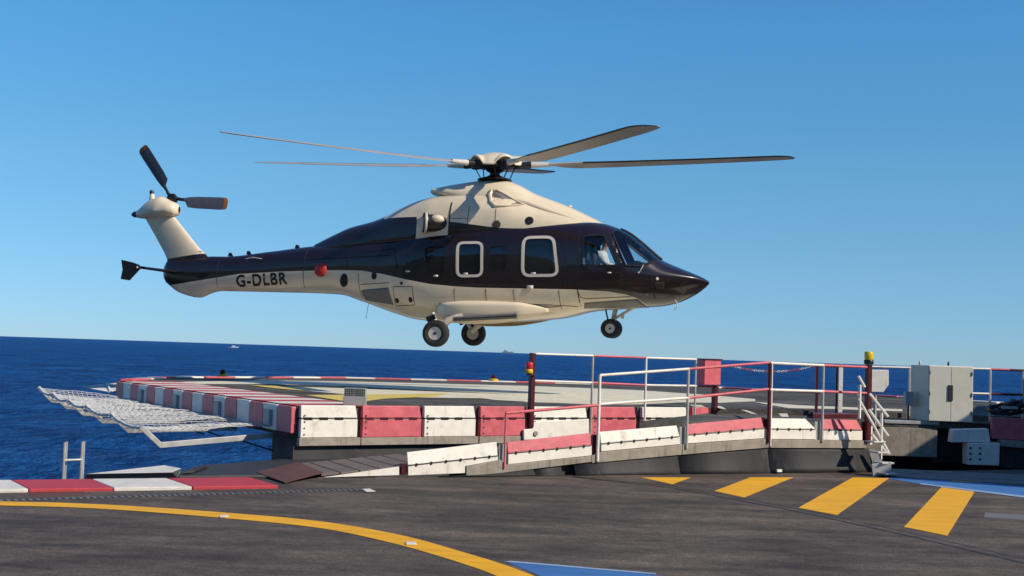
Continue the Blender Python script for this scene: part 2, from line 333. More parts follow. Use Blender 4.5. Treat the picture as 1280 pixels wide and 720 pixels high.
me = bpy.data.meshes.new('sea'); me.vertices.add(len(co)); me.vertices.foreach_set('co', co.ravel()); me.loops.add(fa.size); me.loops.foreach_set('vertex_index', fa.ravel().astype(np.int32))
me.polygons.add(len(fa)); me.polygons.foreach_set('loop_start', np.arange(0, fa.size, 4, dtype=np.int32)); me.polygons.foreach_set('use_smooth', np.ones(len(fa), bool)); me.update(calc_edges=True); me.validate()
me.materials.append(M['sea']); sea = bpy.data.objects.new('sea', me); COL.objects.link(sea); sea['kind'] = 'structure'

# road: one sheet with its quay edge in front and a wide apron behind the camera
a = Q(-30, -.02); b = Q(30, -.02)
MB().add([a, b, b-VD*140+UD*60, a-VD*140-UD*60], [(0, 1, 2, 3)]).build('road', 'asphalt', kind='structure')
MB().add([Q(-30, -.03, -.005), Q(30, -.03, -.005), Q(30, -.03, -4), Q(-30, -.03, -4)], [(0, 1, 2, 3)]).build('quay_wall', 'darkconc', kind='structure')
# hill of the coast behind the camera (only seen mirrored in the aircraft paint)
g = []
for i in range(41):
    an = R(180+i*180/40); h = 55+25*sin(i*.7)+12*sin(i*2.1); g.append([Vector((200*cos(an), 200*sin(an), -4)), Vector((215*cos(an), 215*sin(an), h*.5)), Vector((250*cos(an), 250*sin(an), h))])
MB().grid(g).build('hills', 'stone', smooth=True, kind='structure')

# painted kerb along the water, left
k0 = -5.6
segs = []
kf0 = at(0, 610, .1); ulist = [(at(px, 610-5*px/345, .04)-OQ).dot(UD) for px in (-200, -75, 35, 140, 238, 345)]
kv = (at(170, 609, .04)-OQ).dot(VD); 
kerb = empty('painted_kerb', Q(-3, kv), 'low red and white painted kerb along the water edge in front of the ladder', 'kerb')
for i in range(5):
    u0, u1 = ulist[i]+.006, ulist[i+1]-.006
    MB().prism([Q(u0, kv, -.2), Q(u1, kv, -.2), Q(u1-.12, kv+1.0, -.2), Q(u0-.12, kv+1.0, -.2)], (0, 0, .24)).build('kerb_block', 'kerbwhite' if i % 2 else 'kerbred', kerb, bevel=.012)
# drain slot line next to the kerb
dr = empty('drain_channel', Q(-3, kv-.8), 'long narrow slotted drain grating set in the asphalt before the red and white kerb', 'drain')
d0 = at(-30, 627, 0); d1 = at(458, 612, 0); dd = (d1-d0).normalized(); dn = Vector((-dd.y, dd.x, 0))
MB().prism([d0-dn*.07, d1-dn*.07, d1+dn*.07, d0+dn*.07], (0, 0, .004)).build('channel_frame', 'dark', dr)
mb = MB(); L = (d1-d0).length; i = 0; t = 0
while t < L-.05:
    mb.box(d0+dd*(t+.02)+Vector((0, 0, .006)), (.035, .115, .006), (dd, dn, Vector((0, 0, 1)))); t += .075
mb.build('grate_bars', 'rgrey', dr)

# road markings -------------------------------------------------
def sheet(name, pix, m, z=.004, label=None, cat=None, group=None):
    mb = MB().prism([at(px, py, 0)+Vector((0, 0, z-.003)) for px, py in pix], (0, 0, .003))
    return mb.build(name, m, label=label, cat=cat, group=group, kind='structure')
def smooth_line(pts, n=8):
    out = []
    for i in range(len(pts)-1):
        p0, p1, p2, p3 = pts[max(i-1, 0)], pts[i], pts[i+1], pts[min(i+2, len(pts)-1)]
        for k in range(n):
            t = k/n; out.append(tuple(.5*((2*p1[j])+(-p0[j]+p2[j])*t+(2*p0[j]-5*p1[j]+4*p2[j]-p3[j])*t*t+(-p0[j]+3*p1[j]-3*p2[j]+p3[j])*t**3) for j in range(2)))
    out.append(tuple(pts[-1])); return out
up = smooth_line([(-60, 626), (0, 627), (130, 631), (280, 641), (400, 652), (500, 669), (570, 688), (635, 708), (690, 730), (740, 755)])
lo = smooth_line([(-60, 630), (0, 632), (130, 636.5), (280, 648), (400, 660.5), (485, 678), (550, 696), (610, 716), (650, 735), (690, 760)])
mb = MB()
U3 = [at(*p) for p in up]; L3 = [at(*p) for p in lo]
mb.grid([[p+Vector((0, 0, .004)) for p in U3], [p+Vector((0, 0, .004)) for p in L3]]).build('yellow_line', 'ryellow', kind='structure')
sheet('blue_marking', [(632, 702), (700, 708), (800, 717), (930, 733), (760, 752), (715, 738), (675, 720)], 'rltblue' if 0 else 'rblue', .003)
sheet('pale_edge_line', [(638, 702), (820, 717.5), (820, 719), (630, 703)], 'rltblue', .0075)
for nm, q in (('a', [(802, 597), (863, 597), (840, 605.5)]), ('b', [(938, 597), (991, 597), (930, 622), (893, 614)]), ('c', [(1066, 597), (1111, 598), (1046, 644), (998, 635)]), ('d', [(1177, 609), (1218, 615), (1184, 670), (1130, 659)])):
    sheet('yellow_bar', q, 'ryellow')
sheet('blue_marking', [(1104, 597), (1175, 599), (1290, 609), (1290, 623), (1215, 614.5), (1150, 605)], 'rblue', .0035)
sheet('pale_edge_line', [(1150, 604.5), (1290, 621.5), (1290, 624), (1150, 605.8)], 'rltblue', .0078)
sheet('yellow_bar', [(1180, 597.5), (1222, 599.5), (1228, 604), (1190, 602)], 'ryellow', .0082)
sheet('grey_patch', [(1231, 641), (1290, 644), (1290, 651), (1230, 647)], 'rgrey')
sheet('white_dash', [(452, 612), (462, 611.5), (470, 615), (458, 615.5)], 'dbwhite', .009)
for (x, y, s) in ((280, 645, 1.0), (514, 679, 1.25)):
    st = MB(); c = at(x, y, .012)
    st.box(c, (.075*s, .14, .012), (Vector((1, .1, 0)).normalized(), Vector((-.1, 1, 0)).normalized(), Vector((0, 0, 1))))
    st.build('road_stud', 'dbwhite', bevel=.004, label='small white stud on the yellow curve, '+('the one nearer the kerb' if x < 400 else 'the one nearer the camera'), cat='road stud', group='studs on the yellow line')
# expansion joint: two dark lines
for off in (0, 4.5):
    p = [(716, 596.5-off*.1), (840, 609.5-off*.5), (1000, 640-off*.8), (1140, 671-off), (1290, 706.5-off*1.2)]
    mb = MB(); pp = [at(*q) for q in p]; w_ = .045 if off else .07
    mb.grid([[q+Vector((0, w_/2, .005)) for q in pp], [q-Vector((0, w_/2, -.005)) for q in pp]]).build('expansion_joint', 'black', kind='structure')
# cover plates beside drain
mb = MB(); sheet('drain_cover_patch', [(30, 612), (100, 610), (108, 619), (40, 622)], M['rust'], .002)

MB().prism([Q(5.9, 3.2, -4), Q(30, 3.2, -4), Q(30, 3.6, -4), Q(5.9, 3.6, -4)], (0, 0, 4.05)).build('quay_wall', 'darkconc', kind='structure')  # dark wall added in the gap, stands for the shade under the platform
MB().prism([Q(5.9, .03, -.8), Q(30, .03, -.8), Q(30, 3.2, -.8), Q(5.9, 3.2, -.8)], (0, 0, .3)).build('quay_ledge', 'dark', kind='structure')
# =================================================================== HELIPAD
PZ = .8
A = Vector((-3.35, 20.4, 0)); WD = Vector((.837, .547, 0)).normalized()
polyP = [A, A+WD*8.7, Vector((8.6, 25.9, 0)), Vector((12.9, 25.6, 0)), Vector((15.5, 32, 0)), at(1130, 497, PZ), at(870, 483.5, PZ), at(640, 478, PZ), at(420, 472.5, PZ), at(200, 472, PZ), at(150, 476, PZ)]
for p in polyP: p.z = 0
B = polyP[-1]; LD = (B-A).normalized(); LN = Vector((LD.y, -LD.x, 0)); LOUT = -LN if LN.x > 0 else LN; LIN = -LOUT
pad = empty('helipad', Vector((1, 31, 0)), 'raised helicopter deck with red and white edge and cream markings, behind the ramp', 'helipad')
mb = MB().prism([p+Vector((0, 0, PZ-.5)) for p in polyP], (0, 0, .5)); mb.build('deck', 'deck', pad)
def deckpoly(name, pix, m, dz=.004):
    MB().prism([at(px, py, PZ)+Vector((0, 0, dz-.002)) for px, py in pix], (0, 0, .002)).build(name, m, pad)
deckpoly('marking', [(226, 480), (226, 477.5), (330, 475.5), (440, 477), (560, 480), (660, 482.5), (740, 485.5), (800, 488), (880, 493.5), (944, 499), (944, 501.5), (900, 503.5), (850, 503), (800, 505.5), (745, 506), (690, 503.5), (655, 502.5), (655, 493.5), (560, 489), (440, 483), (330, 480)], 'dwhite', .004)
deckpoly('marking', [(314, 482.2), (440, 486), (560, 490.5), (657, 493.8), (657, 502.4), (620, 500.5), (600, 498), (540, 497.5), (500, 496.5), (440, 494), (385, 489)], 'dwhite', .0085)
deckpoly('marking', [(312, 482), (345, 482.8), (395, 488), (375, 488.5), (345, 486)], 'dyellow', .012)
deckpoly('marking', [(382, 494.5), (440, 494), (520, 493), (560, 492.2), (545, 496), (480, 499), (455, 502.5), (425, 501.5)], 'dyellow', .0125)
deckpoly('marking', [(940, 502.5), (1000, 507), (1128, 512), (1128, 514.5), (1040, 511.5), (985, 510.5)], 'dwhite', .008)
for q in ([(862, 507), (876, 507), (882, 510), (868, 510)], [(893, 507), (903, 509.5), (908, 513), (898, 511)], [(926, 513), (934, 514), (947, 519), (939, 518)], [(973, 518), (984, 518), (986, 522), (977, 522)]):
    deckpoly('marking', q, 'dwhite', .0165)
# red/white border along the left edge, stripes on top, blocks on the side
LL = (B-A).length; n = 17; st = LL/n
for i in range(n):
    mnm = 'dbwhite' if i % 2 else 'dred'
    a0 = A+LD*(i*st); a1 = A+LD*((i+1)*st); wd = 1.35
    MB().prism([a0+LOUT*.02+Vector((0, 0, PZ+.001)), a1+LOUT*.02+Vector((0, 0, PZ+.001)), a1+LIN*wd+Vector((0, 0, PZ+.001)), a0+LIN*wd+Vector((0, 0, PZ+.001))], (0, 0, .006)).build('border_stripe', mnm, pad)
    mb = MB().prism([a0+LOUT*.002+LD*.012+Vector((0, 0, .36)), a1+LOUT*.002-LD*.012+Vector((0, 0, .36)), a1+LOUT*.09-LD*.012+Vector((0, 0, .36)), a0+LOUT*.09+LD*.012+Vector((0, 0, .36))], (0, 0, .425)); mb.build('edge_block', 'white' if i % 2 else 'red', pad, bevel=.015)
    if i in (1, 5, 9, 13):
        MB().box((a0+a1)/2+LOUT*.12+Vector((0, 0, .56)), (.28, .06, .26), (LD, LOUT, Vector((0, 0, 1)))).build('hatch', 'greybox', pad, bevel=.01)
# far perimeter kerb, red and white
per = [polyP[k] for k in (10, 9, 8, 7, 6, 5, 4)]
ctr = Vector((1, 31, 0)); i = 0
for k in range(len(per)-1):
    p, q = per[k], per[k+1]; L = (q-p).length; m = max(1, round(L/1.25)); d = (q-p).normalized(); nn = Vector((-d.y, d.x, 0)); nn = nn if nn.dot(ctr-p) > 0 else -nn
    for j in range(m):
        a0 = p+d*(L*j/m+.01); a1 = p+d*(L*(j+1)/m-.01)
        MB().prism([a0+nn*.01+Vector((0, 0, PZ+.001)), a1+nn*.01+Vector((0, 0, PZ+.001)), a1+nn*.42+Vector((0, 0, PZ+.001)), a0+nn*.30+Vector((0, 0, PZ+.001))], (0, 0, .045)).build('edge_kerb', 'white' if i % 2 else 'red', pad, bevel=.01); i += 1
# front wall: separate panels with recessed gaps
wallpx = [(373, 445), (450, 524.5), (527, 592), (597, 657), (661, 731), (736, 792), (799, 856), (860, 884)]
for i, (x0, x1) in enumerate(wallpx):
    u0 = onwall(x0, 520, A, WD)[0]; u1 = onwall(x1, 520, A, WD)[0]-.02; mnm = 'white' if i % 2 == 0 else 'red'
    NW = Vector((WD.y, -WD.x, 0))
    def W(u, n_, z): return A+WD*u+NW*n_+Vector((0, 0, z))
    zt, zh, zb = PZ+.01, PZ-.2, PZ-.5
    MB().hexa([W(u0, .012, zh+.012), W(u1, .012, zh+.012), W(u1, .10, zh+.012), W(u0, .10, zh+.012), W(u0+.0, .012, zt), W(u1-.05, .012, zt), W(u1-.05, .085, zt), W(u0, .085, zt)][0:4]+[W(u0, .012, zt), W(u1-.04, .012, zt), W(u1-.04, .09, zt), W(u0, .09, zt)]).build('wall_panel', mnm, pad, bevel=.008)
    MB().hexa([W(u0, .012, zb), W(u1-.0, .012, zb), W(u1, .11, zb), W(u0, .11, zb), W(u0, .012, zh-.012), W(u1, .012, zh-.012), W(u1, .11, zh-.012), W(u0, .11, zh-.012)]).build('wall_panel', mnm, pad, bevel=.008)
    h = MB(); t = u0+.05
    while t < u1-.15:
        h.box(W(t+.07, .105, zh), (.15, .016, .045), (WD, NW, Vector((0, 0, 1)))); t += .27
    h.tube([W(u0, .104, zh), W(u1, .104, zh)], .008, 6); h.build('hinge', 'black' if i % 2 == 0 else 'darkred', pad)
    b_ = MB()
    for q in range(4): b_.lathe([(.014, 0), (.014, .01), (.0, .012)], W(u0+.06, .11, zb+.05+q*.1), NW, 6)
    b_.build('bolts', 'dark', pad)
    MB().hexa([W(u0-.02, .015, zb-.13), W(u1+.06, .015, zb-.13), W(u1+.06, .12, zb-.13), W(u0-.02, .12, zb-.13), W(u0-.02, .015, zb-.006), W(u1+.06, .015, zb-.006), W(u1+.06, .12, zb-.006), W(u0-.02, .12, zb-.006)]).build('sill_beam', 'beige', pad, bevel=.006)
MB().box(W(4.2, -.02, -1.9), (8.5, .1, 4.12), (WD, NW, Vector((0, 0, 1)))).build('concrete_base', 'darkconc', pad)
MB().prism([A+WD*.15+Vector((0, 0, -4)), A+WD*7.5+Vector((0, 0, -4)), A+WD*9+LD*7+Vector((0, 0, -4)), A+LD*2.3+LIN*.9+Vector((0, 0, -4)), A+LD*1.7+LIN*.25+Vector((0, 0, -4))], (0, 0, 4.28)).build('concrete_base', 'darkconc', pad)
# white notched bracket plate below the white panel
def bpt0(px, py, n_=.13): u, z = onwall(px, py, A, WD); return A+WD*u+NW*n_+Vector((0, 0, z))
MB().prism([bpt0(648, 549), bpt0(648, 536), bpt0(659, 535), bpt0(660, 527), bpt0(729, 523), bpt0(729, 545)], NW*.05).build('bracket_plate', 'white', pad, bevel=.006)
lathe1([(.045, 0), (.045, .02), (.025, .025), (0, .025)], bpt0(662, 541, .181), NW, 14).build('bracket_eye', 'beige', pad)

# landing deck between the ramp and the pad, and the service platform to the right
LZ = .70
land = empty('landing_platform', Q(7, 3, 0), 'dark landing deck joining ramp and pad, beige steel side lit beside the stairs', 'platform')
lp = [Q(4.6, 1.52), Q(8.15, 1.52), Q(8.15, .02), Q(8.5, .02)]
pbl = at(1105, 525, LZ); pbr = at(1290, 531, LZ); pbl.z = pbr.z = 0
lp = [Q(4.6, 1.52), Q(8.2, 1.52), pbl, pbr, Vector((12.9, 25.5, 0)), Vector((8.6, 25.8, 0)), A+WD*8.65+Vector((0, -.1, 0))]
MB().prism([p+Vector((0, 0, LZ-.12)) for p in lp], (0, 0, .12)).build('deck', 'deck', land)
PD = (pbr-pbl).normalized(); PN = Vector((PD.y, -PD.x, 0))
u1 = onwall(1172, 530, pbl, PD)[0]
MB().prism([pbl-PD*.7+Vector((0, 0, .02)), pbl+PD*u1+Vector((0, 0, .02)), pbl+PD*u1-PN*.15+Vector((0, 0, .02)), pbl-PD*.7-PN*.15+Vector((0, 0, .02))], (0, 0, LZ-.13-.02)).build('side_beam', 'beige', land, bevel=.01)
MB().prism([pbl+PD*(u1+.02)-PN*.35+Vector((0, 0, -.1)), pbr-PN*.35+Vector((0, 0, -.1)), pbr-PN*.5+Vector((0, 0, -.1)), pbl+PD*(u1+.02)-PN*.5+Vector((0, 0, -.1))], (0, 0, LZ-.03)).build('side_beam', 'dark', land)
MB().prism([pbl+PN*.02+Vector((0, 0, LZ-.06)), pbl+PD*(u1+.03)+PN*.02+Vector((0, 0, LZ-.06)), pbl+PD*(u1+.03)-PN*.1+Vector((0, 0, LZ-.06)), pbl-PN*.1+Vector((0, 0, LZ-.06))], (0, 0, .065)).build('edge_strip', 'galv', land, bevel=.006)
for t in (.3, 2.3, 4.3): MB().tube([pbl+PD*t-PN*.8+Vector((0, 0, -4)), pbl+PD*t-PN*.8+Vector((0, 0, LZ-.15))], .18, 14).build('pile', 'darkconc', land, smooth=True)
# small dark red deck box
MB().prism([at(1016, 523, LZ), at(1075, 523, LZ), at(1045, 517, LZ), at(1016, 517, LZ)], (0, 0, .09)).build('deck_ledge', 'darkred', land, bevel=.01)

# concrete apron strip beyond road at right, dark pontoon left
MB().prism([at(1112, 596.5, 0)+Vector((0, 0, -.25)), at(1290, 607.5, 0)+Vector((0, 0, -.25)), at(1290, 595, 0)+Vector((0, 0, -.25)), at(1112, 587, 0)+Vector((0, 0, -.25))], (0, 0, .27)).build('quay_coping', 'concrete', kind='structure', bevel=.01)
MB().prism([Q(-8, .64, -.6), Q(9, .64, -.6), Q(9, 1.3, -.6), Q(-2.6, 1.3, -.6)], (0, 0, .02)).build('pontoon_ledge', 'dark', kind='structure')
dk = empty('rubber_dock', at(330, 590, -.1), 'black rubber fender platform between the kerb end and the grey base of the helipad', 'fender')
MB().prism([at(222, 594, -.05), at(244, 582, -.05), at(372, 572, -.05), at(440, 572, -.05), at(470, 592, -.05)], (0, 0, -.4)).build('fender_slab', 'dark', dk, bevel=.03)
MB().prism([at(226, 592.5, -.04), at(247, 584, -.04), at(262, 583.3, -.04), at(240, 592, -.04)], (0, 0, .03)).build('edge_strip', 'rubber', dk, bevel=.01)
# white tapered block behind the kerb
wb = empty('concrete_wedge', at(170, 590, .0), 'white painted low wedge lying behind the white kerb block', 'barrier')
MB().hexa([at(105, 599, -.1), at(221, 598, -.1), at(225, 591, -.1), at(150, 591, -.1), at(107, 592.5, .06), at(214, 590.5, .10), at(227, 585.5, .10), at(205, 581.5, .10)]).build('wedge_body', 'kerbwhite', wb, bevel=.01)
# ladder
ld = empty('quay_ladder', at(93, 593, 0), 'small galvanised ladder head with one rung rising behind the kerb', 'ladder')
p0, p1 = at(79, 594, 0), at(101, 593, 0); Z = Vector((0, 0, 1)); vy = VD
for p in (p0, p1):
    for s in (0, .09):
        q = p+vy*s+UD*(s*.35); MB().tube([q-Z*3.2, q+Z*.42, ], .016, 8).build('rail', 'galv', ld, smooth=True)
for z in (.19, -.15, -.5, -.85): MB().tube([p0+Z*z, p1+Z*z], .016, 8).build('rung', 'galv', ld, smooth=True)

# =================================================================== RAMP
ramp = empty('access_ramp', Q(3, .8, 0), 'sloping walkway from asphalt up to the helipad with red and white folding side flaps', 'ramp')
def dz(u):  # deck height
    if u < -1.25: return .012
    if u < 6.05: return .012+(u+1.25)*(.66-.012)/7.3
    return .66
W_ = 1.5
def pn(px, py): return onwall(px, py, OQ, UD)
uP = {x: pn(x, 560)[0] for x in (508, 622, 630, 737, 749, 847, 857, 957, 962, 1007, 1018, 1027, 1072, 1084, 1093)}
UE = uP[1093]
MB().prism([Q(-1.25, .0, .0), Q(-1.25, W_, .0), Q(6.05, W_, dz(6.05)), Q(6.05, 0, dz(6.05))][:0] or [Q(-1.25, 0, .0), Q(6.05, 0, dz(6.05)), Q(UE, 0, .66), Q(UE, 0, .5), Q(6.05, 0, .5), Q(-1.0, 0, -.03)], VD*W_).build('ramp_deck', 'plank', ramp)
# planks where the deck is open to view
i = 0; u = -1.2
while u < .2:
    z0, z1 = dz(u), dz(u+.26)
    MB().hexa([Q(u, .02, z0+.003), Q(u+.25, .02, z1+.003), Q(u+.25, W_-.02, z1+.003), Q(u, W_-.02, z0+.003), Q(u, .02, z0+.03), Q(u+.25, .02, z1+.03), Q(u+.25, W_-.02, z1+.03), Q(u, W_-.02, z0+.03)]).build('plank', 'plank', ramp, bevel=.006); u += .272
# brown foot plate
fp = [at(320, 591, .03), at(373, 578.5, .1), at(404, 591.5, .06), at(356, 604, .012)]
MB().prism(fp, (0, 0, .014)).build('foot_plate', 'rust', ramp, bevel=.004)
# white wedge side under the planks
s0 = pn(404, 597); s1 = pn(500, 583); s2 = pn(500, 592); s3 = pn(420, 597)
MB().prism([Q(pn(404, 596.5)[0], -.03, .01), Q(pn(498, 592)[0], -.03, .03), Q(pn(498, 583)[0], -.03, pn(498, 583)[1])], VD*.03).build('side_web', 'white', ramp)
MB().box(Q(pn(503, 590)[0], -.02, .11), (.07, .06, .15), (UD, VD, Z)).build('post_foot', 'darkred', ramp)
def quad_panel(px, zf, m, name, v0=-.03, th=.03, lean=0):
    """px: list of pixel corners (tl,tr,br,bl) on the near wall plane"""
    p = [pn(*q) for q in px]
    pts = [Q(p[k][0], v0+(lean if k < 2 else 0), p[k][1]) for k in range(4)]
    return MB().prism(pts, VD*th).build(name, m, ramp, bevel=.005)
flaps = [((509, 565.5), (621, 552.5), (621, 569), (509, 581), 'white'), ((634, 553), (738, 541.5), (738, 556), (634, 566), 'red'),
         ((750, 540), (846, 532), (848, 545), (750, 554), 'white'), ((858, 530.5), (956, 521.5), (957, 534.5), (858, 543), 'red'),
         ((962, 523), (1007, 523.5), (1018, 536), (962, 535.5), 'white'), ((1027, 524), (1071, 525), (1076, 537), (1027, 536.5), 'red')]
for tl, tr, br, bl, m in flaps: quad_panel((tl, tr, br, bl), 0, m, 'side_flap', lean=.035)
lowers = [((509, 582), (621, 570), (621, 575), (580, 582.5), (580, 591), (509, 594)), ((634, 567), (738, 556.5), (738, 569), (634, 580)), ((750, 555), (848, 546), (848, 555), (750, 564)),
          ((858, 544), (957, 535.8), (957, 547.3), (858, 554)), ((962, 536.5), (1018, 537), (1018, 549), (962, 548.5)), ((1027, 537.5), (1076, 538), (1076, 550), (1027, 549.5))]
for q in lowers:
    p = [pn(*k) for k in q]; MB().prism([Q(a_, -.04, b_) for a_, b_ in p], VD*.04).build('side_panel', 'white', ramp, bevel=.004)
beiges = [((581, 583), (624, 574.5), (630, 580.7), (737, 569.7), (737, 577), (630, 590), (581, 596)), ((737.5, 569.5), (748, 564.8), (850, 555.5), (850, 568), (737.5, 578.5)), ((850.5, 555.3), (960, 547.6), (960, 559), (850.5, 568)), ((960.5, 549), (1080, 550.5), (1080, 560), (960.5, 559.5))]
for q in beiges:
    p = [pn(*k) for k in q]; MB().prism([Q(a_, -.06, b_) for a_, b_ in p], VD*.05).build('side_beam', 'beige', ramp, bevel=.005)
# hinge lines
for tl, tr, br, bl, m in flaps:
    a0 = pn(bl[0], bl[1]+.6); a1 = pn(br[0]-1, br[1]+.6); P0 = Q(a0[0], -.04, a0[1]); P1 = Q(a1[0], -.04, a1[1]); d = (P1-P0).normalized(); L = (P1-P0).length
    h = MB(); h.tube([P0, P1], .009, 6); t = .12
    while t < L-.05: h.box(P0+d*t-VD*.005, (.025, .015, .04), (d, VD, Z)); t += .22
    h.build('hinge', 'black', ramp)
# rubber skirt: three curved sheets leaning out towards the road
def skirt(xs, tops, bots):
    rows_ = []
    for x, t, b_ in zip(xs, tops, bots):
        u0, z0 = pn(x, t); z1 = .008
        row = []
        for k in range(7):
            s = k/6; row.append(Q(u0, -.03-.09*s**1.5, z0+(z1-z0)*s))
        rows_.append(row)
    MB().grid(rows_).build('rubber_skirt', 'rubber', ramp, smooth=True, solid=.012)
skirt([500, 580, 625], [593, 594, 590], 0) if 0 else None
skirt([545, 600, 630, 665], [597, 593, 589, 585.5], [0]*4)
skirt([665.5, 700], [585.5, 581], [0]*2)
skirt([716, 760, 800, 846], [579, 573, 569, 566.5], [0]*4)
skirt([846.8, 900, 958], [566.5, 563, 558], [0]*3)
skirt([959, 1010, 1050, 1085], [558.5, 559, 559.5, 560], [0]*4)
MB().box(Q((pn(563, 590)[0]+UE)/2, .12, .1), (UE-pn(563, 590)[0]-.1, .1, .5), (UD, VD, Z)).build('ramp_girder', 'dark', ramp)
MB().box(Q(pn(964, 590)[0], -.2, .05), (.09, .04, .04), (UD, VD, Z)).build('skirt_tag', 'white', ramp)
# red slots where the posts sit
for x, t, b_, m in ((628, 555, 590, 'greybox'), (743.5, 543, 576, 'darkred'), (852.5, 533.5, 561, 'greybox'), (957.5, 524, 553, 'darkred'), (1021, 527, 554, 'greybox'), (1080, 527, 556, 'darkred')):
    u, z0 = pn(x, t); _, z1 = pn(x, b_)
    MB().box(Q(u, -.01, (z0+z1)/2), (.115, .03, z0-z1), (UD, VD, Z)).build('post_socket', m, ramp, bevel=.005)

# near railing
nr = empty('ramp_railing', Q(5, -.05, .5), 'two-bar railing on the near side of the ramp, white and red posts', 'railing')
def npt(px, py, v=-.07): u, z = pn(px, py); return Q(u, v, z)
posts = [(630, 515.5, 585, .016, 'red'), (747, 468.5, 576, .024, 'white'), (857.5, 461, 560, .022, 'galv'), (959, 452.5, 553, .026, 'darkred'), (1026, 456.5, 552, .02, 'galv')]
for x, t, b_, r_, m in posts:
    u, z0 = pn(x, t); z1 = pn(x, b_)[1]
    MB().tube([Q(u, -.07, z1), Q(u, -.07, z0)], r_, 10).build('post', m, nr, smooth=True)
u, z0 = pn(959, 452.5); MB().tube([Q(u+.045, -.07, .42), Q(u+.045, -.07, z0)], .014, 8).build('post', 'white', nr, smooth=True)
for x0, y0, x1, y1, m in ((630, 516, 747, 506, 'red'), (747, 469, 858, 461, 'white'), (858, 461, 959, 453, 'red'), (959, 453.5, 1026, 456.5, 'white'), (1026, 456.5, 1083, 459, 'red'),
                          (747, 505, 858, 497, 'white'), (858, 497, 959, 486, 'red'), (959, 487, 1026, 489, 'white'), (1026, 489, 1083, 491.5, 'red')):
    MB().tube([npt(x0, y0), npt(x1, y1)], .022, 10).build('rail', m, nr, smooth=True)
# thick red gate post with yellow beacon
gp = empty('gate_post', Q(pn(1083, 560)[0], -.06, .3), 'thick dark red steel post carrying the yellow beacon, beside the stairs', 'post')
u = pn(1082, 500)[0]; z0 = pn(1084, 455.5)[1]; z1 = pn(1082, 553)[1]
MB().box(Q(u, -.06, (z0+z1)/2), (.085, .085, z0-z1), (UD, VD, Z)).build('post', 'darkred', gp, bevel=.008)
MB().box(Q(u+.085, -.04, z1+.12), (.05, .03, .3), (UD, VD, Z)).build('bracket', 'white', gp)
def beacon(base, s, lens, basem, label, h=.16):
    t = empty('warning_beacon', base, label, 'beacon light', None)
    lathe1([(.055*s, 0), (.06*s, .012*s), (.06*s, .05*s), (.05*s, .06*s)], base, (0, 0, 1), 18).build('base', basem, t, smooth=True)
    lathe1([(.052*s, .061*s), (.056*s, .08*s), (.056*s, (h-.01)*s), (.048*s, h*s), (.0, (h+.006)*s)], base, (0, 0, 1), 18).build('lens', lens, t, smooth=True); return t
beacon(Q(u, -.06, z0+.002), 1.3, 'yellowlens', 'black', 'yellow beacon on top of the thick red post beside the stairs')

# back railing along the pad front
br = empty('pad_railing', A+WD*5+Vector((0, 0, .5)), 'two-bar railing on the far side of the ramp, before the pad wall panels', 'railing')
def bpt(px, py, n_=.15): u, z = onwall(px, py, A, WD); return A+WD*u+NW*n_+Vector((0, 0, z))
for x, t, b_, r_, m in ((735, 444.5, 544, .022, 'galv'), (801.5, 446.5, 534, .022, 'white'), (863.5, 448.5, 522, .02, 'galv')):
    p = bpt(x, t); q = bpt(x, b_); q.x = p.x; q.y = p.y
    MB().tube([q, p], r_, 10).build('post', m, br, smooth=True)
p = bpt(660, 441); q = bpt(656, 533); MB().box(Vector((p.x, p.y, (p.z+q.z)/2)), (.085, .10, p.z-q.z), (WD, NW, Z)).build('post', 'darkred', br, bevel=.008)
p = bpt(888, 449); q = bpt(886, 526); MB().box(Vector((p.x, p.y, (p.z+q.z)/2)), (.09, .1, p.z-q.z), (WD, NW, Z)).build('post', 'darkred', br, bevel=.008)
for x0, y0, x1, y1, m in ((661, 442, 735, 444.5, 'white'), (735, 444.5, 801.5, 447, 'red'), (801.5, 447, 864, 449, 'white'), (661, 475.5, 735, 478, 'white'), (735, 478, 801.5, 481, 'red'), (801.5, 481, 864, 482, 'white'), (864, 482, 888, 483, 'red')):
    MB().tube([bpt(x0, y0), bpt(x1, y1)], .02, 10).build('rail', m, br, smooth=True)
sg = empty('sign_board', bpt(878, 482, .2), 'square red steel box board at the end of the far railing', 'sign')
p = bpt(878, 465, .2); h_ = bpt(878, 450, .2).z-bpt(878, 481, .2).z
MB().box(p, (.42, .2, h_), (WD, NW, Z)).build('board', 'red', sg, bevel=.012)
MB().box(p+Vector((0, 0, h_/2+.013)), (.46, .24, .02), (WD, NW, Z)).build('cap', 'darkred', sg)
bb = bpt(652.5, 466, .22)
beacon(bb, 1.2, 'redlens', 'yellowbase', 'red and yellow beacon fixed to the left end post of the far railing')
MB().box(bb+WD*.05+Vector((0, 0, -.02)), (.16, .05, .03), (WD, NW, Z)).build('lamp_bracket', 'dark', br)

# opening posts at the landing and chain
op = empty('landing_posts_railing', Q(7.5, 1.6, LZ), 'dark red and white posts standing on the landing behind the near railing', 'railing')
pa = at(1020, 520, LZ); pb = at(1049.5, 521, LZ); 
zt = aty(1020, 457, pa.y).z
MB().box(Vector((pa.x, pa.y, (LZ+zt)/2)), (.05, .05, zt-LZ), None).build('post', 'darkred', op)
zt2 = aty(1052, 458, pb.y).z
MB().box(Vector((pb.x, pb.y, (LZ+zt2)/2)), (.085, .06, zt2-LZ), None).build('post', 'white', op, bevel=.006)
MB().box(Vector((pb.x-.07, pb.y+.02, (LZ+zt2)/2)), (.03, .05, zt2-LZ), None).build('post', 'darkred', op)
MB().tube([aty(1020, 458, pa.y), aty(1083, 459, pa.y)], .018, 8).build('rail', 'darkred', op, smooth=True)
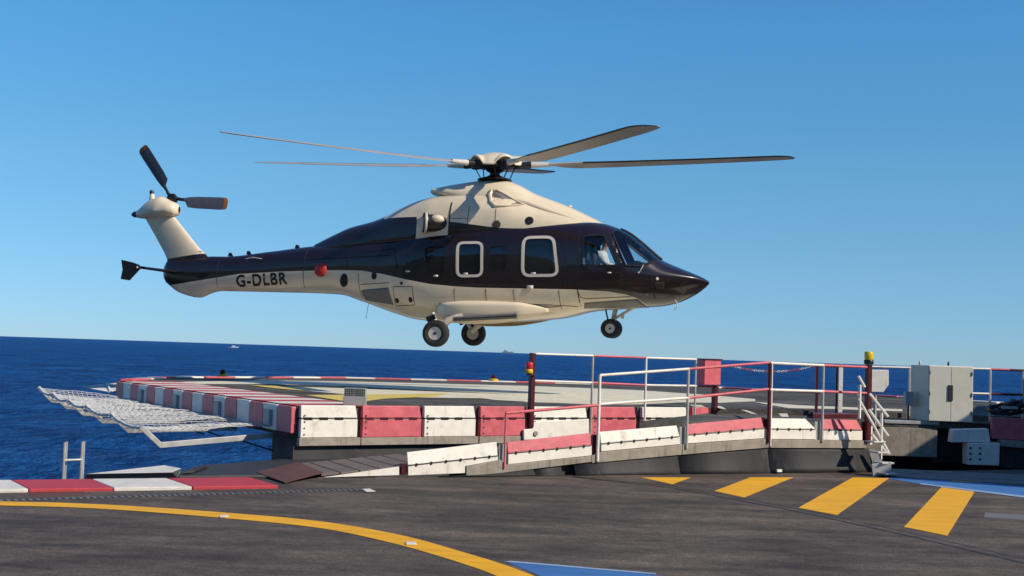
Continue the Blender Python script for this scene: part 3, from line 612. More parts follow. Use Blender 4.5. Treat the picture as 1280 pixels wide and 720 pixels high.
# chain: links, alternating colours
ch = empty('barrier_chain', aty(970, 464, pa.y), 'sagging red and white plastic chain across the landing opening', 'chain')
c0 = aty(912, 456.5, pa.y+.4); c1 = aty(1019, 457.5, pa.y); nl = 44
def chp(t): return c0.lerp(c1, t)+Vector((0, 0, -.12*4*t*(1-t)))
for cname, sel in (('white', lambda i: (i//6) % 2 == 0), ('red', lambda i: (i//6) % 2)):
    mb = MB()
    for i in range(nl):
        if not sel(i): continue
        a0 = chp(i/nl); a1 = chp((i+1)/nl); d = (a1-a0).normalized(); s = Z if i % 2 else Vector((-d.y, d.x, 0)).normalized(); hl = (a1-a0).length*.66; c = (a0+a1)/2
        mb.tube([c+d*hl*cos(k*pi/5)+s*.02*sin(k*pi/5) for k in range(10)], .007, 5, closed=True)
    mb.build('links', cname, ch, smooth=True)

# stairs at the end of the ramp
stt = empty('access_stairs', Q(UE+.2, .3, 0), 'short metal stairs with three-bar sloping handrails beside the thick red post', 'stairs')
sy = 20.6
def sp(px, py, Y=sy): return aty(px, py, Y)
for (a_, b_) in (((1073, 470), (1081, 484)), ((1073, 498), (1112, 568)), ((1087, 492), (1110, 521)), ((1086, 512), (1110, 545)), ((1090, 543), (1110, 568))):
    MB().tube([sp(*a_), sp(*b_)], .022, 8).build('handrail', 'white', stt, smooth=True)
for (x, t, b_) in ((1075, 481, 523), (1102, 516, 574)):
    p = sp(x, t); q = sp(x, b_); q.x = p.x; MB().tube([q, p], .024, 8).build('post', 'white', stt, smooth=True)
for k in range(4):
    c = sp(1094+k*5.2, 0+561+k*12, sy-.15*k); c.z = .52-k*.155
    MB().box(c, (.24, .22, .025), (UD, VD, Z)).build('tread', 'galv', stt, bevel=.004)
MB().hexa([sp(1091, 597, 20.2), sp(1114, 592, 20.2), sp(1114, 592, 20.45), sp(1091, 597, 20.45), sp(1089, 580, 20.2), sp(1114, 577, 20.2), sp(1114, 577, 20.45), sp(1089, 580, 20.45)]).build('bottom_box', 'galv', stt, bevel=.01)
MB().prism([sp(1086, 562, 20.9), sp(1093, 562, 20.9), sp(1113, 590, 20.9), sp(1096, 597, 20.9)], (0, .03, 0)).build('stringer', 'galv', stt)

# white trapezoid box on pole
wbx = empty('white_sign_panel', sp(1099, 500, 22.5), 'white panel with one cut corner beside the thick red post', 'sign')
MB().prism([sp(1087, 462, 22.5), sp(1111, 462.5, 22.5), sp(1111, 481, 22.5), sp(1104, 490.5, 22.5), sp(1087, 490, 22.5)], (0, .12, 0)).build('panel', 'white', wbx, bevel=.01)
p = sp(1094, 490, 22.56); MB().tube([Vector((p.x, p.y, LZ)), p], .03, 8).build('pole', 'galv', wbx, smooth=True)

# electrical cabinet
cabp = at(1180, 531, LZ); cyw = 25.0
cb = empty('electrical_cabinet', at(1180, 527, LZ), 'tall pale double-door electrical cabinet standing on the platform edge', 'cabinet')
c0_ = at(1160, 527, LZ); c1_ = at(1216, 529, LZ); cw = (c1_-c0_); cl = cw.length; cx = cw.normalized(); cy = Vector((-cx.y, cx.x, 0)); ct = aty(1160, 456.5, c0_.y).z
def Cc(a_, b_, z): return c0_+cx*a_+cy*b_+Vector((0, 0, z-LZ))
left = (at(1143, 524, LZ)-c0_).length
MB().prism([Cc(0, .012, LZ+.01), Cc(cl, .012, LZ+.01), Cc(cl, .5, LZ+.01), Cc(-.22, .5, LZ+.01)], (0, 0, ct-LZ-.01)).build('body', 'cabinet', cb, bevel=.012)
for a_, b_ in ((.012, cl/2-.004), (cl/2+.004, cl-.012)):
    MB().prism([Cc(a_, -.012, LZ+.02), Cc(b_, -.012, LZ+.02), Cc(b_, .010, LZ+.02), Cc(a_, .010, LZ+.02)], (0, 0, ct-LZ-.035)).build('door', 'cabinet', cb, bevel=.004)
zc = aty(1186, 491, c0_.y).z
MB().prism([Cc(cl/2-.055, -.03, zc-.15), Cc(cl/2+.035, -.03, zc-.15), Cc(cl/2+.035, -.0125, zc-.15), Cc(cl/2-.055, -.0125, zc-.15)], (0, 0, .3)).build('handle', 'dark', cb, bevel=.012)
for px in (-.12, cl/2): lathe1([(.02, 0), (.02, .05), (.01, .08), (0, .085)], Cc(px, .2, ct+.001), (0, 0, 1), 10).build('roof_fitting', 'galv' if px < 0 else 'dark', cb, smooth=True)
MB().box(Cc(-.30, .30, aty(1140, 499, c0_.y).z), (.15, .2, .27), (cx, cy, Z)).build('junction_box', 'greybox', cb, bevel=.01)

for a_ in (.02, cl-.03):
    for z_ in (.15, .5, .9): MB().tube([Cc(a_, -.018, LZ+z_), Cc(a_, -.018, LZ+z_+.07)], .010, 8).build('door_hinge', 'dark', cb)
MB().tube([Cc(-.30, .30, LZ+.01), Cc(-.30, .30, aty(1140, 499, c0_.y).z-.13)], .018, 8).build('conduit', 'dark', cb, smooth=True)
# right back railing
rr = empty('platform_railing', sp(1190, 520, 26), 'two-bar white and red railing behind and beside the cabinet', 'railing')
for x0, y0, x1, y1, m in ((1088, 458.5, 1143, 460, 'white'), (1215, 461, 1238, 461.5, 'white'), (1238, 461.5, 1262, 462.5, 'red'), (1262, 462.5, 1300, 464, 'darkred'), (1215, 492, 1238, 492.5, 'white'), (1238, 492.5, 1300, 494, 'darkred')):  # right end darkened: shade on the red rail put into its colour
    Y = 25.7 if x0 < 1200 else 25.6
    MB().tube([sp(x0, y0, Y), sp(x1, y1, Y)], .024, 8).build('rail', m, rr, smooth=True)
for x, t, b_, Y in ((1137, 460, 520, 25.7), (1238, 461.5, 552, 25.6), (1279, 464, 552, 25.6)):
    p = sp(x, t, Y); q = sp(x, b_, Y); q.x = p.x; MB().tube([q, p], .026, 8).build('post', 'galv', rr, smooth=True)

# bolted white steel block, red side panel and hose bundle at far right
wbk = empty('bolted_steel_block', sp(1222, 582, 24), 'white painted steel bracket with bolt rows in the shade below the cabinet', 'bracket')
MB().prism([sp(1190, 553, 24), sp(1192, 537, 24), sp(1236, 536, 24), sp(1238, 553, 24)], (0, .25, 0)).build('top_plate', 'white', wbk, bevel=.01)
MB().prism([sp(1210, 581, 23.9), sp(1210, 554, 23.9), sp(1250, 554, 23.9), sp(1249, 582, 23.9)], (0, .3, 0)).build('face_plate', 'white', wbk, bevel=.01)
for x in (1213, 1225):
    for y in (560, 567, 574): lathe1([(.022, 0), (.022, .015), (0, .018)], sp(x, y, 23.9), (0, -1, 0), 6).build('bolt', 'black', wbk)
rp = empty('folding_side_panel', sp(1262, 550, 24), 'dark red folded panel over a grey beam at the right edge in shade', 'panel')
MB().prism([sp(1240, 522, 24.1), sp(1300, 524, 24.1), sp(1300, 552, 24.1), sp(1240, 548, 24.1)], (0, .1, 0)).build('panel', 'red', rp, bevel=.01)
MB().prism([sp(1251, 549.5, 24), sp(1300, 553, 24), sp(1300, 562, 24), sp(1251, 558, 24)], (0, .2, 0)).build('beam', 'beige', rp, bevel=.01)
MB().prism([sp(1251, 559, 24.1), sp(1300, 563, 24.1), sp(1300, 588, 24.1), sp(1251, 584, 24.1)], (0, .2, 0)).build('skirt', 'rubber', rp)
hb = empty('hose_bundle', sp(1258, 520, 24), 'coiled black hose heaped on the red panel at the right edge', 'hose')
for k in range(7):
    pts = []; c = sp(1252+k*5.5, 512-(k % 3)*3, 24.35); rx = random.uniform(.2, .34)
    for j in range(16):
        an = 2*pi*j/16; pts.append(c+Vector((rx*cos(an), .15*sin(an), .08*sin(an+k)+random.uniform(-.015, .015))))
    MB().tube(pts, .032, 8, closed=True).build('hose_loop', 'black', hb, smooth=True)
MB().box(sp(1262, 509.5, 24.15), (.3, .03, .05)).build('tie_strap', 'galv', hb)

# flood light box on pad edge
fl = empty('floodlight_box', bpt(443, 508, -.3), 'small grey twin-grille lamp box standing at the pad front edge', 'floodlight')
fb = at(443.5, 507, PZ); fy = fb.y
hh = aty(443, 484.5, fy).z-PZ; ww = (aty(457.5, 495, fy)-aty(429, 495, fy)).length
MB().box(Vector((fb.x, fy, PZ+hh*.27)), (ww, .12, hh*.5)).build('housing', 'greybox', fl, bevel=.008)
MB().box(Vector((fb.x, fy, PZ+hh*.76)), (ww*.94, .1, hh*.46)).build('lamp_head', 'greybox', fl, bevel=.006)
for s in (-1, 1):
    gb = MB().box(Vector((fb.x+s*ww*.235, fy-.052, PZ+hh*.77)), (ww*.40, .008, hh*.36)).build('lamp', 'grille', fl)
    g2 = MB()
    for k in range(4): g2.box(Vector((fb.x+s*ww*.235+(-.15+.1*k)*ww, fy-.06, PZ+hh*.77)), (.006, .006, hh*.36))
    for k in range(4): g2.box(Vector((fb.x+s*ww*.235, fy-.06, PZ+hh*(.62+.1*k))), (ww*.4, .006, .006))
    g2.build('grille', 'greybox', fl)
# deck edge lamps
for (x, y, lab) in ((278, 474, 'small yellow deck lamp on the far kerb near the left corner'), (617, 479, 'small yellow deck lamp on the far kerb behind the ramp post')):
    p = at(x, y, PZ)+Vector((0, 0, .072)); t = empty('deck_lamp', p, lab, 'lamp', 'deck edge lamps')
    lathe1([(.15, 0), (.14, .05), (.08, .07)], p, (0, 0, 1), 12).build('base', 'yellowbase', t, smooth=True)
    lathe1([(.06, .071), (.08, .09), (.08, .15), (.03, .19), (0, .195)], p, (0, 0, 1), 12).build('lens', 'darkred', t, smooth=True)

# safety nets
jt = [(177.5, 535), (139, 518), (107.5, 507.5), (86, 500), (66, 492), (49, 485)]
ts_ = [1.0, 2.8, 4.6, 6.4, 8.2, 10.0]; zs = [.38, .47, .52, .56, .60, .64]
E_ = []; J_ = []
for (px, py), t, z in zip(jt, ts_, zs):
    J_.append(at(px, py, z)); E_.append(A+LD*t+Vector((0, 0, .42)))
descr = ['nearest net panel beside the red corner block', 'second net panel from the pad corner', 'third net panel from the pad corner', 'fourth net panel, second last before the far tip', 'last and farthest net panel at the raised tip']
for k in range(5):
    j0, j1, e0, e1 = J_[k], J_[k+1], E_[k], E_[k+1]
    t = empty('safety_net', (e0+e1+j0+j1)/4, 'pale cord safety net, '+descr[k], 'safety net', 'safety nets off the left pad edge')
    nu, nv = 18, 20; mb = MB(); G = []
    for a_ in range(nu+1):
        row = []
        for b_ in range(nv+1):
            s = a_/nu; v = b_/nv
            p = e0.lerp(e1, s).lerp(j0.lerp(j1, s), v)
            sag = (.05-.10*v)*sin(pi*v)*(.5+.5*sin(pi*s))-.07*sin(pi*s)*v**3-.08*sin(pi*s)*sin(pi*v)+.05*sin(3*s*pi+k)*sin(pi*v)+random.uniform(-.008, .008)
            row.append(p+Vector((0, 0, sag)))
        G.append(row)
    for row in G: mb.tube(row, .006, 3)
    for b_ in range(nv+1): mb.tube([row[b_] for row in G], .006, 3)
    mb.build('net', 'netrope', t)
    mb = MB().tube([row[-1] for row in G], .022, 6); mb.build('edge_rope', 'netrope', t, smooth=True)
    arms = [(e1, j1)] if k else [(e0, j0), (e1, j1)]
    for e1, j1 in arms:
     # arm: beam from the pad to an elbow, then a strut up to the joint
     root = e1-Vector((0, 0, .16)); dirn = (Vector((j1.x, j1.y, 0))-Vector((e1.x, e1.y, 0))); el = e1+dirn*.86; el.z = j1.z-.27
     ax = dirn.normalized(); sd = Vector((-ax.y, ax.x, 0)); bx = (el-root)
     root2 = root+bx*.0
     d = (el-root).normalized(); mb = MB(); mb.box((root+el)/2, ((el-root).length, .05, .09), (d, sd, sd.cross(d))); mb.build('arm', 'galv', t, bevel=.006)
     d = (j1-el).normalized(); mb = MB(); mb.box((el+j1)/2, ((j1-el).length+.06, .05, .08), (d, sd, sd.cross(d))); mb.build('strut', 'galv', t, bevel=.006)
     mb = MB().tube([root+Vector((0, 0, -.25)), root+bx*.35], .014, 6); mb.build('brace', 'dark', t)
# small corner net far left back
t = empty('safety_net', at(128, 488, .7), 'small flat net frame sticking out of the far left pad corner', 'safety net', 'safety nets off the left pad edge')
q = [aty(104, 484, 31), aty(150, 479.5, 32), aty(150, 490.5, 30.7), aty(137, 490, 30.5)]
mb = MB()
for k in range(9): mb.tube([q[0].lerp(q[3], k/8), q[1].lerp(q[2], k/8)], .012, 4)
for k in range(16): mb.tube([q[0].lerp(q[1], k/15), q[3].lerp(q[2], k/15)], .008, 3)
mb.build('net', 'netrope', t)
mb = MB().tube([aty(134, 480.5, 31.6), aty(138, 490.5, 30.5)], .045, 6); mb.tube([q[0], q[1]], .03, 6); mb.build('frame', 'netrope', t)

# unseen block added to cast the shade at the right, outside the frame
bl = empty('shade_block', Vector((15, 15, 0)), 'unseen pale block right of the landing stage, added to cast shade on it', 'building')
BX = Vector((.91, -.41, 0)).normalized(); BY = Vector((.37, .93, 0)).normalized()
BO = Vector((5.9, 20.0, 0))+SD*(4.9/SD.z); BO.z = 0
MB().prism([BO, BO+BX*9, BO+BX*9+BY*14, BO+BY*14], (0, 0, 4.9)).build('wall', 'plaster', bl)
MB().prism([BO-BX*.0+Z*4.9, BO+BX*9.3+Z*4.9, BO+BX*9.3+BY*14+Z*4.9, BO+BY*14+Z*4.9], (0, 0, .12)).build('roof', 'concrete', bl)
for k in range(3):
    MB().prism([BO+BY*(1+k*2.7)-BX*.02+Z*1, BO+BY*(2.6+k*2.7)-BX*.02+Z*1, BO+BY*(2.6+k*2.7)+BX*.02+Z*1, BO+BY*(1+k*2.7)+BX*.02+Z*1], (0, 0, 1.3)).build('window', 'cabinglass', bl)

# distant boats
def boat(px, py, dist, L, h, m, label, kind):
    c = ray(px, py); c = CP+c*(dist/c.y); c.z = -3.4
    t = empty('motor_boat' if kind == 'b' else 'cargo_ship', c, label, 'boat' if kind == 'b' else 'ship')
    x = Vector((1, 0, 0)); hu = [(-.5, 0, .0), (-.5, 0, .42), (-.35, 0, .42), (.3, 0, .42), (.5, 0, .5), (.42, 0, 0)]
    W2 = L*.14
    MB().prism([c+Vector((a_*L, -W2, b_*h)) for a_, _, b_ in hu], (0, 2*W2, 0)).build('hull', m, t, bevel=L*.01)
    MB().prism([c+Vector((a_*L, -W2*.7, b_*h)) for a_, b_ in ((-.38, .43), (-.36, .8), (-.1, .8), (.02, .43))], (0, 1.4*W2, 0)).build('cabin', m, t, bevel=L*.005)
    if kind != 'b':
        for a_ in (.1, .2, .3): MB().box(c+Vector((a_*L, 0, h*.52)), (L*.05, W2, h*.16)).build('deck_crane', m, t)
        MB().box(c+Vector((-.28*L, 0, h*.95)), (L*.04, W2*.5, h*.3)).build('funnel', m, t)
    else: MB().box(c+Vector((-.7*L, 0, .15)), (L*.5, W2*1.6, .3)).build('wake_foam', 'hulldist', t)
boat(294, 430.5, 1600, 9, 3.8, 'hulldist', 'tiny white motor boat far out on the horizon at left', 'b')
boat(635, 440, 9000, 85, 26, 'shipdist', 'faint grey ship on the horizon left of the far railing post', 's')

# =================================================================== HELICOPTER
PSI = R(14)
HX = Vector((cos(PSI), -sin(PSI), 0)); HY = Vector((sin(PSI), cos(PSI), 0)); HO = Vector((-.5, 30.47, 1.83))
heli = empty('helicopter', HO, 'hovering dark brown and cream twin-engine helicopter with five blades', 'helicopter')
heli.rotation_euler = (0, 0, -PSI); heli['local'] = 1
def hl(px, py, y=0.):
    d = ray(px, py); t = (y-(CP-HO).dot(HY))/d.dot(HY); P = CP+d*t-HO; return P.dot(HX), P.z
def interp(tab, x, c):
    xs = [t[0] for t in tab]
    if x <= xs[0]: return tab[0][c]
    if x >= xs[-1]: return tab[-1][c]
    i = max(k for k in range(len(xs)) if xs[k] <= x); i = min(i, len(xs)-2)
    h = xs[i+1]-xs[i]; t = (x-xs[i])/h
    def sl(k):
        if k <= 0 or k >= len(xs)-1:
            k2 = min(max(k, 0), len(xs)-2) if k <= 0 else len(xs)-2
            return (tab[k2+1][c]-tab[k2][c])/(xs[k2+1]-xs[k2])
        a_ = (tab[k][c]-tab[k-1][c])/(xs[k]-xs[k-1]); b_ = (tab[k+1][c]-tab[k][c])/(xs[k+1]-xs[k])
        return 0 if a_*b_ <= 0 else 2*a_*b_/(a_+b_)
    m0, m1 = sl(i), sl(i+1)
    return (2*t**3-3*t*t+1)*tab[i][c]+(t**3-2*t*t+t)*h*m0+(-2*t**3+3*t*t)*tab[i+1][c]+(t**3-t*t)*h*m1
# x, top, bottom, halfwidth, z of max width, n upper, n lower
BODY = [(-8.64, 1.72, 1.60, .03, 1.66, 2, 2), (-8.58, 1.93, 1.45, .10, 1.68, 2, 2), (-8.5, 1.97, 1.38, .13, 1.68, 2, 2), (-8.15, 2.02, 1.16, .19, 1.66, 2, 2), (-7.6, 2.08, 1.05, .23, 1.64, 2.1, 2.1), (-7.25, 2.1, 1.18, .27, 1.66, 2.2, 2.2), (-7.0, 2.1, 1.23, .29, 1.67, 2.2, 2.2),
        (-5.7, 2.24, 1.23, .42, 1.72, 2.2, 2.2), (-4.7, 2.37, 1.23, .55, 1.78, 2.3, 2.3), (-3.83, 2.45, 1.21, .68, 1.8, 2.4, 2.4), (-3.2, 2.55, 1.05, .82, 1.78, 2.5, 2.5), (-2.3, 2.66, .77, 1.02, 1.75, 2.8, 2.7), (-1.74, 2.74, .64, 1.11, 1.7, 3.2, 2.8), (-1, 2.82, .59, 1.17, 1.65, 3.6, 3.0),
        (.3, 2.95, .63, 1.2, 1.65, 3.6, 3.0), (1.7, 3.0, .76, 1.2, 1.65, 3.5, 3.0), (2.4, 3.01, .93, 1.17, 1.67, 3.2, 2.8), (2.72, 2.985, .98, 1.14, 1.68, 3.0, 2.8), (2.97, 2.915, 1.0, 1.11, 1.7, 2.9, 2.7), (3.25, 2.80, 1.02, 1.06, 1.71, 2.8, 2.6), (3.54, 2.60, 1.05, .98, 1.72, 2.7, 2.5), (3.83, 2.36, 1.08, .89, 1.74, 2.5, 2.4), (4.07, 2.17, 1.10, .80, 1.76, 2.1, 2.3), (4.48, 1.995, 1.2, .60, 1.77, 1.7, 2.2), (4.85, 1.85, 1.38, .36, 1.75, 1.6, 2), (5.05, 1.76, 1.53, .18, 1.70, 1.7, 2), (5.16, 1.69, 1.64, .04, 1.665, 2, 2)]
COWL = [(-4.5, 2.44, 2.2, .20, 2.3, 2, 2), (-4.0, 2.68, 2.2, .42, 2.3, 2, 2), (-3.58, 2.86, 2.2, .55, 2.35, 2, 2), (-2.97, 3.02, 2.3, .68, 2.4, 2.1, 2), (-2.56, 3.18, 2.3, .78, 2.45, 2.2, 2), (-2.16, 3.38, 2.3, .87, 2.5, 2.3, 2), (-1.75, 3.53, 2.4, .93, 2.5, 2.5, 2), (-1.3, 3.62, 2.4, .97, 2.5, 2.8, 2), (-.4, 3.66, 2.5, 1.0, 2.6, 2.9, 2), (.3, 3.64, 2.5, 1.0, 2.65, 2.8, 2), (.8, 3.55, 2.6, .97, 2.7, 2.4, 2), (1.2, 3.43, 2.6, .93, 2.7, 2.2, 2), (1.7, 3.27, 2.7, .84, 2.8, 2.1, 2), (2.1, 3.13, 2.75, .72, 2.85, 2.1, 2), (2.5, 3.0, 2.8, .5, 2.9, 2, 2), (2.74, 2.93, 2.85, .2, 2.9, 2, 2)]
FAIR = [(-1.56, 3.78, 3.70, .12, 3.74, 2, 2), (-1.5, 3.81, 3.66, .30, 3.73, 2, 2), (-1.3, 3.85, 3.62, .40, 3.7, 2, 2), (-1.0, 3.91, 3.4, .48, 3.66, 2, 2), (-.36, 4.01, 3.2, .56, 3.5, 1.9, 2), (0, 4.045, 3.2, .58, 3.45, 1.9, 2), (.27, 4.02, 3.2, .58, 3.42, 1.9, 2), (.59, 3.92, 3.1, .56, 3.35, 1.9, 2), (1.0, 3.71, 3.0, .52, 3.2, 1.9, 2), (1.61, 3.485, 2.9, .45, 3.05, 1.9, 2), (2.0, 3.33, 2.85, .40, 3.0, 1.9, 2), (2.39, 3.15, 2.8, .32, 2.95, 1.9, 2), (2.72, 2.99, 2.8, .22, 2.9, 2, 2), (2.9, 2.93, 2.85, .05, 2.89, 2, 2)]
_FT = np.concatenate([np.linspace(0, .12, 60)**1.0, np.linspace(.12, pi/2-.12, 60)[1:], np.linspace(pi/2-.12, pi/2, 60)[1:]])
def sect(tab, x, nth=96):
    zt, zb, w, zc, nu_, nl_ = [interp(tab, x, c) for c in range(1, 7)]
    q = nth//4; out = []
    for sz, n_, h in ((1, nu_, zt-zc), (-1, nl_, zc-zb)):
        cy_ = w*np.abs(np.cos(_FT))**(2/n_); cz_ = h*np.abs(np.sin(_FT))**(2/n_); cy_[-1] = 0; cz_[0] = 0
        L_ = np.concatenate([[0], np.cumsum(np.hypot(np.diff(cy_), np.diff(cz_)))]); t = np.linspace(0, L_[-1], q+1)
        out.append((np.interp(t, L_, cy_), zc+sz*np.interp(t, L_, cz_)))
    (uy, uz), (ly, lz) = out
    P_ = [(uy[k], uz[k]) for k in range(q+1)]+[(-uy[q-k], uz[q-k]) for k in range(1, q+1)]+[(-ly[k], lz[k]) for k in range(1, q+1)]+[(ly[q-k], lz[q-k]) for k in range(1, q)]
    return [Vector((x, float(a_), float(b_))) for a_, b_ in P_]
def surfy(tab, x, z):
    zt, zb, w, zc, nu_, nl_ = [interp(tab, x, c) for c in range(1, 7)]
    t = (z-zc)/(zt-zc) if z >= zc else (zc-z)/(zc-zb); n_ = nu_ if z >= zc else nl_
    t = min(abs(t), .999); return w*(1-t**n_)**(1/n_)
def loftrows(tab, n):
    x0, x1 = tab[0][0], tab[-1][0]; xs = sorted(set([x0+(x1-x0)*k/n for k in range(n+1)]+[x0+(x1-x0)/n*.33, x1-(x1-x0)/n*.33, x1-(x1-x0)/n*.66]))
    return [sect(tab, x) for x in xs]

bodyM = livery('two_tone_body_paint', [(-8.7, 1.30), (-8.01, 1.40), (-6.37, 1.65), (-5.2, 1.72), (-4.11, 1.755), (-3.56, 1.765), (-2.95, 1.75), (-2.35, 1.665), (-1.75, 1.545), (-1.16, 1.45), (-.57, 1.405), (0, 1.385), (2.26, 1.39), (2.99, 1.365), (3.4, 1.31), (3.62, 1.24), (3.78, 1.12), (3.88, .98), (3.9, .3), (5.3, .3)], -8.7, 5.3, False)
cowlM = livery('two_tone_cowling_paint', [(-4.6, 4.5), (-2.64, 4.5), (-2.6, 3.02), (-2.2, 3.04), (-1.62, 3.04), (-1.615, .8), (-.825, .8), (-.82, 2.93), (-.4, 2.88), (-.07, 2.84), (.35, 2.79), (.69, 2.78), (1.64, 2.79), (2.3, 2.82), (2.9, 2.88), (3.0, 2.9)], -4.6, 3.0, True)

# windows (side view polygons, local x,z)
def rrect(p, r=.1, seg=4):
    out = []; n = len(p)
    for i in range(n):
        a_ = Vector(p[i-1]); b_ = Vector(p[i]); c = Vector(p[(i+1) % n]); u0 = (a_-b_).normalized(); u1 = (c-b_).normalized()
        for k in range(seg+1):
            t = k/seg; P = (b_+u0*r)*(1-t)**2+b_*2*t*(1-t)+(b_+u1*r)*t*t; out.append((P.x, P.y))
    return out
def shr(p, d):
    c = Vector((sum(q[0] for q in p)/len(p), sum(q[1] for q in p)/len(p))); out = []
    for q in p:
        v = Vector(q)-c; out.append(tuple(c+v*(1-d/v.length)))
    return out
W1 = rrect([(-1.33, 2.32), (-.82, 2.33), (-.80, 1.68), (-1.22, 1.70)], .13)
W2 = rrect([(-.53, 2.42), (.06, 2.43), (.09, 1.66), (-.50, 1.64)], .14)
W3 = rrect([(.23, 2.35), (.66, 2.36), (.68, 1.78), (.26, 1.77)], .12)
W4 = rrect([(1.03, 2.56), (1.73, 2.58), (1.87, 1.70), (1.05, 1.68)], .17)
WD_ = rrect([(2.40, 2.62), (2.86, 2.66), (3.20, 1.95), (2.40, 1.93)], .08)
WS = [(3.02, 2.70), (3.37, 1.96), (3.72, 1.955), (4.03, 2.12), (4.3, 2.3), (3.5, 3.2), (3.08, 2.86)]
def ccw(p):
    a_ = sum(p[i][0]*p[(i+1) % len(p)][1]-p[(i+1) % len(p)][0]*p[i][1] for i in range(len(p))); return p if a_ > 0 else p[::-1]
bm = bmesh.new()
rowsB = loftrows(BODY, 150); vr = [[bm.verts.new(p) for p in r_] for r_ in rowsB]; nth = 96
for i in range(len(vr)-1):
    for k in range(nth): bm.faces.new((vr[i][k], vr[i][(k+1) % nth], vr[i+1][(k+1) % nth], vr[i+1][k]))
bm.faces.new(vr[0][::-1]); bm.faces.new(vr[-1])
def inside(p, poly, eps=1e-5):
    for i in range(len(poly)):
        a_, b_ = poly[i], poly[(i+1) % len(poly)]
        if (b_[0]-a_[0])*(p.z-a_[1])-(b_[1]-a_[1])*(p.x-a_[0]) < -eps: return False
    return True
def carve(poly):
    poly = ccw(poly); x0 = min(p[0] for p in poly)-.12; x1 = max(p[0] for p in poly)+.12; z0 = min(p[1] for p in poly)-.1; z1 = max(p[1] for p in poly)+.1
    for i in range(len(poly)):
        a_, b_ = poly[i], poly[(i+1) % len(poly)]
        if abs(a_[0]-b_[0])+abs(a_[1]-b_[1]) < 1e-4: continue
        e0, e1 = min(a_[0], b_[0])-.16, max(a_[0], b_[0])+.16; g0, g1 = min(a_[1], b_[1])-.16, max(a_[1], b_[1])+.16
        fs = [f for f in bm.faces if e0 < f.calc_center_median().x < e1 and g0 < f.calc_center_median().z < g1]
        geo = list({e for f in fs for e in f.edges})+list({v for f in fs for v in f.verts})+fs
        bmesh.ops.bisect_plane(bm, geom=geo, plane_co=(a_[0], 0, a_[1]), plane_no=(b_[1]-a_[1], 0, -(b_[0]-a_[0])), dist=1e-5)
    return [f for f in bm.faces if inside(f.calc_center_median(), poly, 1e-6)]
def split_off(fs, name, m, inset=.02, solid=.01, smooth=True):
    mp = {}; vs = []; fc = []
    for f in fs:
        ids = []
        for v in f.verts:
            if v not in mp: mp[v] = len(vs); n_ = v.normal; vs.append(Vector(v.co)-n_*inset)
            ids.append(mp[v])
        fc.append(tuple(ids))
    me = bpy.data.meshes.new(name); me.from_pydata(vs, [], fc)
    for p in me.polygons: p.use_smooth = True
    me.materials.append(M[m]); o = bpy.data.objects.new(name, me); COL.objects.link(o); o['local'] = 1; ORG[o] = HO; o.parent = fus_holder
    if solid: b = o.modifiers.new('solid', 'SOLIDIFY'); b.thickness = solid; b.offset = 0
    bmesh.ops.delete(bm, geom=fs, context='FACES'); return o
fus_holder = heli
bm.normal_update()
panes = []
for poly, g_, nm in ((W1, 'cabinglass', 'window'), (W2, 'cabinglass', 'window'), (W3, 'cabinglass', 'window'), (W4, 'cabinglass', 'window'), (WD_, 'glass', 'door_window'), (WS, 'glass', 'windscreen')):
    fs = carve(poly); bm.normal_update()
    if nm == 'windscreen': panes.append(split_off(fs, nm, g_, .012, 0))
    else:
        a_ = [f for f in fs if f.calc_center_median().y < 0]; b_ = [f for f in fs if f.calc_center_median().y > 0]
        panes.append(split_off(a_, nm, g_, .018, 0)); panes.append(split_off(b_, nm, g_, .018, 0))
bmesh.ops.recalc_face_normals(bm, faces=bm.faces)
for f in bm.faces: f.smooth = True
me = bpy.data.meshes.new('fuselage'); bm.to_mesh(me); bm.free(); me.materials.append(bodyM); me.materials.append(M['interior'])
fus = bpy.data.objects.new('fuselage', me); COL.objects.link(fus); fus.parent = heli; fus['local'] = 1; ORG[fus] = HO
sm = fus.modifiers.new('solid', 'SOLIDIFY'); sm.thickness = .035; sm.offset = -1; sm.material_offset = 1; sm.material_offset_rim = 0
def part(mb, name, m, parent=heli, **k):
    return mb.build(name, m, parent, **k)
cowl = part(MB().grid(loftrows(COWL, 90), wrap=True), 'engine_cowling', cowlM, smooth=60)
fair = part(MB().grid(loftrows(FAIR, 70), wrap=True), 'mast_fairing', 'cream', smooth=60)
r0 = sect(FAIR, -1.56, 40); part(MB().add(r0, [tuple(range(40))]), 'fairing_cap', 'cream', fair)

# ribbons and patches hugging the body
def ribbon(tab, pts, wd, name, m, parent=heli, closed=False, lift=.004, side=-1, th=.004, step=.06):
    P = []; n = len(pts); rng_ = n if closed else n-1
    for i in range(rng_):
        a_ = Vector(pts[i]); b_ = Vector(pts[(i+1) % n]); L = (b_-a_).length
        if L < 1e-5: continue
        k = max(1, int(L/step))
        for j in range(k): P.append(a_.lerp(b_, j/k))
    if not closed: P.append(Vector(pts[-1]))
    A_, B_ = [], []
    n = len(P)
    for i in range(n):
        t = (P[(i+1) % n]-P[i-1]) if closed else (P[min(i+1, n-1)]-P[max(i-1, 0)])
        t.normalize(); nn = Vector((-t.y, t.x))
        for s, arr in ((-.5, A_), (.5, B_)):
            q = P[i]+nn*wd*s; arr.append(Vector((q.x, side*(surfy(tab, q.x, q.y)+lift), q.y)))
    if closed: A_.append(A_[0].copy()); B_.append(B_[0].copy())
    ins = lambda arr: [v+Vector((0, -side*th*2, 0)) for v in arr]
    return part(MB().grid([ins(A_), A_, B_, ins(B_)]), name, m, parent)
